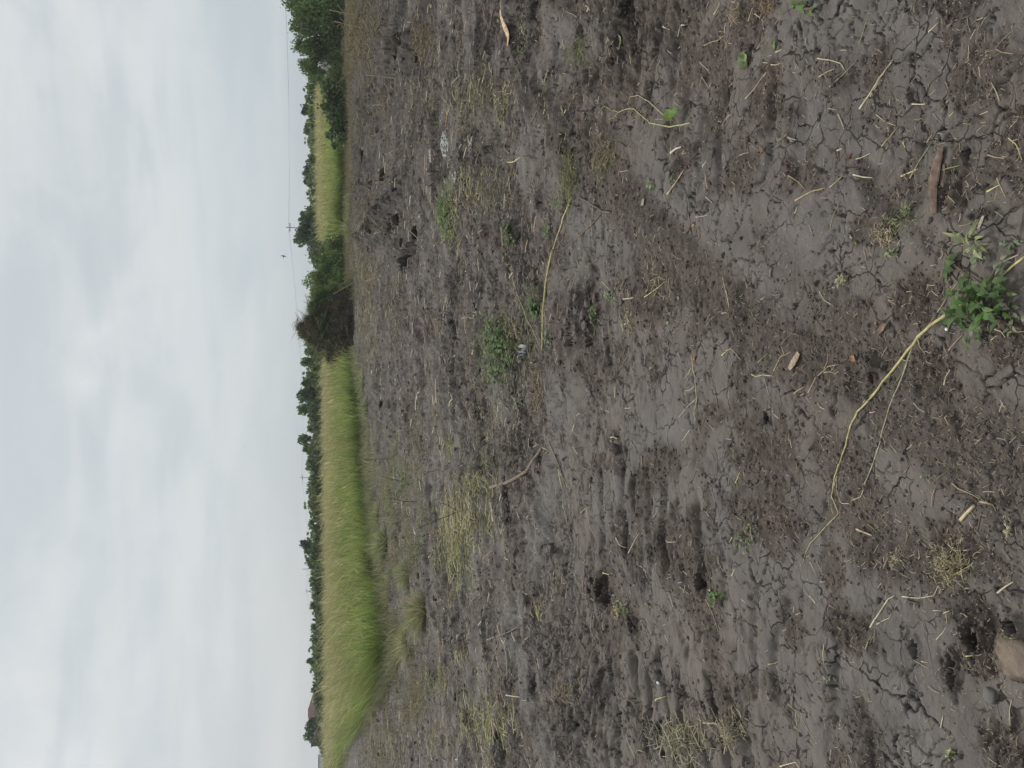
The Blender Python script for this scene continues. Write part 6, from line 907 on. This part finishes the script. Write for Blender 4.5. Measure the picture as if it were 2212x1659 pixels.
# --- fine litter that nobody could count
def image_points(n, x0, x1, y0=-60, y1=830):
    p = np.stack([RNG.uniform(x0, x1, n), RNG.uniform(y0, y1, n)], 1); R = np.array([CX[:], CY[:], fwd[:]]); d_ = np.stack([(p[:, 0]-512)/FOC, -(p[:, 1]-384)/FOC, np.ones(n)], 1)@R; t = CAM_H/-d_[:, 2]; return d_[:, 0]*t, d_[:, 1]*t, t
x, y, t = image_points(46000, 345, 1040); f_ = ground_fields(x, y); keep = RNG.random(len(x)) < .12+.80*np.clip(.45*f_[1]+.5*f_[4]+ss(3.0, 8, y)*.9, 0, 1); x, y, t, z = x[keep], y[keep], t[keep], f_[0][keep]; n_ = len(x)
l_ = np.clip(t/FOC*RNG.gamma(2.2, 1.7, n_)*(1+.5*ss(3, 7, y)), .006, .35); a = RNG.uniform(0, 6.28, n_); wv = np.clip(l_*.05, .0007, None)+t/FOC*.10; up = RNG.uniform(.1, 1, n_)*wv; d_ = np.stack([np.cos(a), np.sin(a)], 1); s_ = np.stack([-d_[:, 1], d_[:, 0]], 1); bd = RNG.normal(0, .06, n_)*l_; V = []
for u_, off in ((-.5, 0), (0, 1), (.5, 0)):
    c0 = np.stack([x, y], 1)+d_*(l_*u_)[:, None]+s_*(bd*off)[:, None]; zz_ = z+.002+up*(1.2 if off else .5)
    V += [np.concatenate([c0-s_*wv[:, None]*.5, zz_[:, None]], 1), np.concatenate([c0+s_*wv[:, None]*.5, (zz_+wv*.5)[:, None]], 1)]
V = np.stack(V, 1).reshape(-1, 3); b = np.arange(n_)*6; Fq = np.concatenate([np.stack([b, b+1, b+3, b+2], 1), np.stack([b+2, b+3, b+5, b+4], 1)])
C = np.array([PALE, TAN, (.42, .37, .27), BRN, (.25, .25, .14), (.08, .065, .055)])[RNG.choice(6, n_, p=[.24, .24, .14, .16, .12, .10])]*RNG.uniform(.75, 1.15, (n_, 1)); C = np.repeat(C, 6, 0)
tag(arr_obj('straw_chaff', V, Fq, C, M_STRAW), 'fine straw chaff and fibres strewn over the whole mud strip', 'chaff', kind='stuff')
x, y, t = image_points(52000, 375, 1040); f_ = ground_fields(x, y); rgh = np.clip(f_[1]+f_[2]*1.2, 0, 1); keep = RNG.random(len(x)) < .03+.97*rgh*ss(30, 8, y); x, y, t, z = x[keep], y[keep], t[keep], f_[0][keep]; n_ = len(x)
s_ = t/FOC*RNG.gamma(2.0, .42, n_)+.0012; base = np.array([(1, 0, 0), (-.5, .87, 0), (-.5, -.87, 0), (.1, .1, 1.0), (0, 0, -.6)]); th = RNG.uniform(0, 6.28, n_); V = base[None]*RNG.uniform(.6, 1.3, (n_, 5, 3)); ca, sa = np.cos(th)[:, None], np.sin(th)[:, None]
V = np.stack([V[:, :, 0]*ca-V[:, :, 1]*sa, V[:, :, 0]*sa+V[:, :, 1]*ca, V[:, :, 2]*.8], 2)*s_[:, None, None]+np.stack([x, y, z+s_*.2], 1)[:, None]; tri = np.array([(0, 1, 3), (1, 2, 3), (2, 0, 3), (1, 0, 4), (2, 1, 4), (0, 2, 4)]); Ft = (tri[None]+(np.arange(n_)*5)[:, None, None]).reshape(-1, 3)
tag(obj('soil_crumbs', mesh_np('soil_crumbs', V.reshape(-1, 3), Ft, M_CLOD)), 'fine dark soil crumbs covering the rough parts of the strip', 'crumbs', kind='stuff')

# --- air: a light summer haze
hm, ht = mat_new('summer_haze'); pv = ht.nodes.new('ShaderNodeVolumePrincipled'); pv.inputs['Color'].default_value = (.86, .90, .95, 1); pv.inputs['Density'].default_value = .0006
ht.links.new(pv.outputs[0], ht.nodes.new('ShaderNodeOutputMaterial').inputs['Volume'])
hz_o = boxm('haze', -480, 480, -60, 900, -1.5, 24, hm); tag(hz_o, kind='stuff')
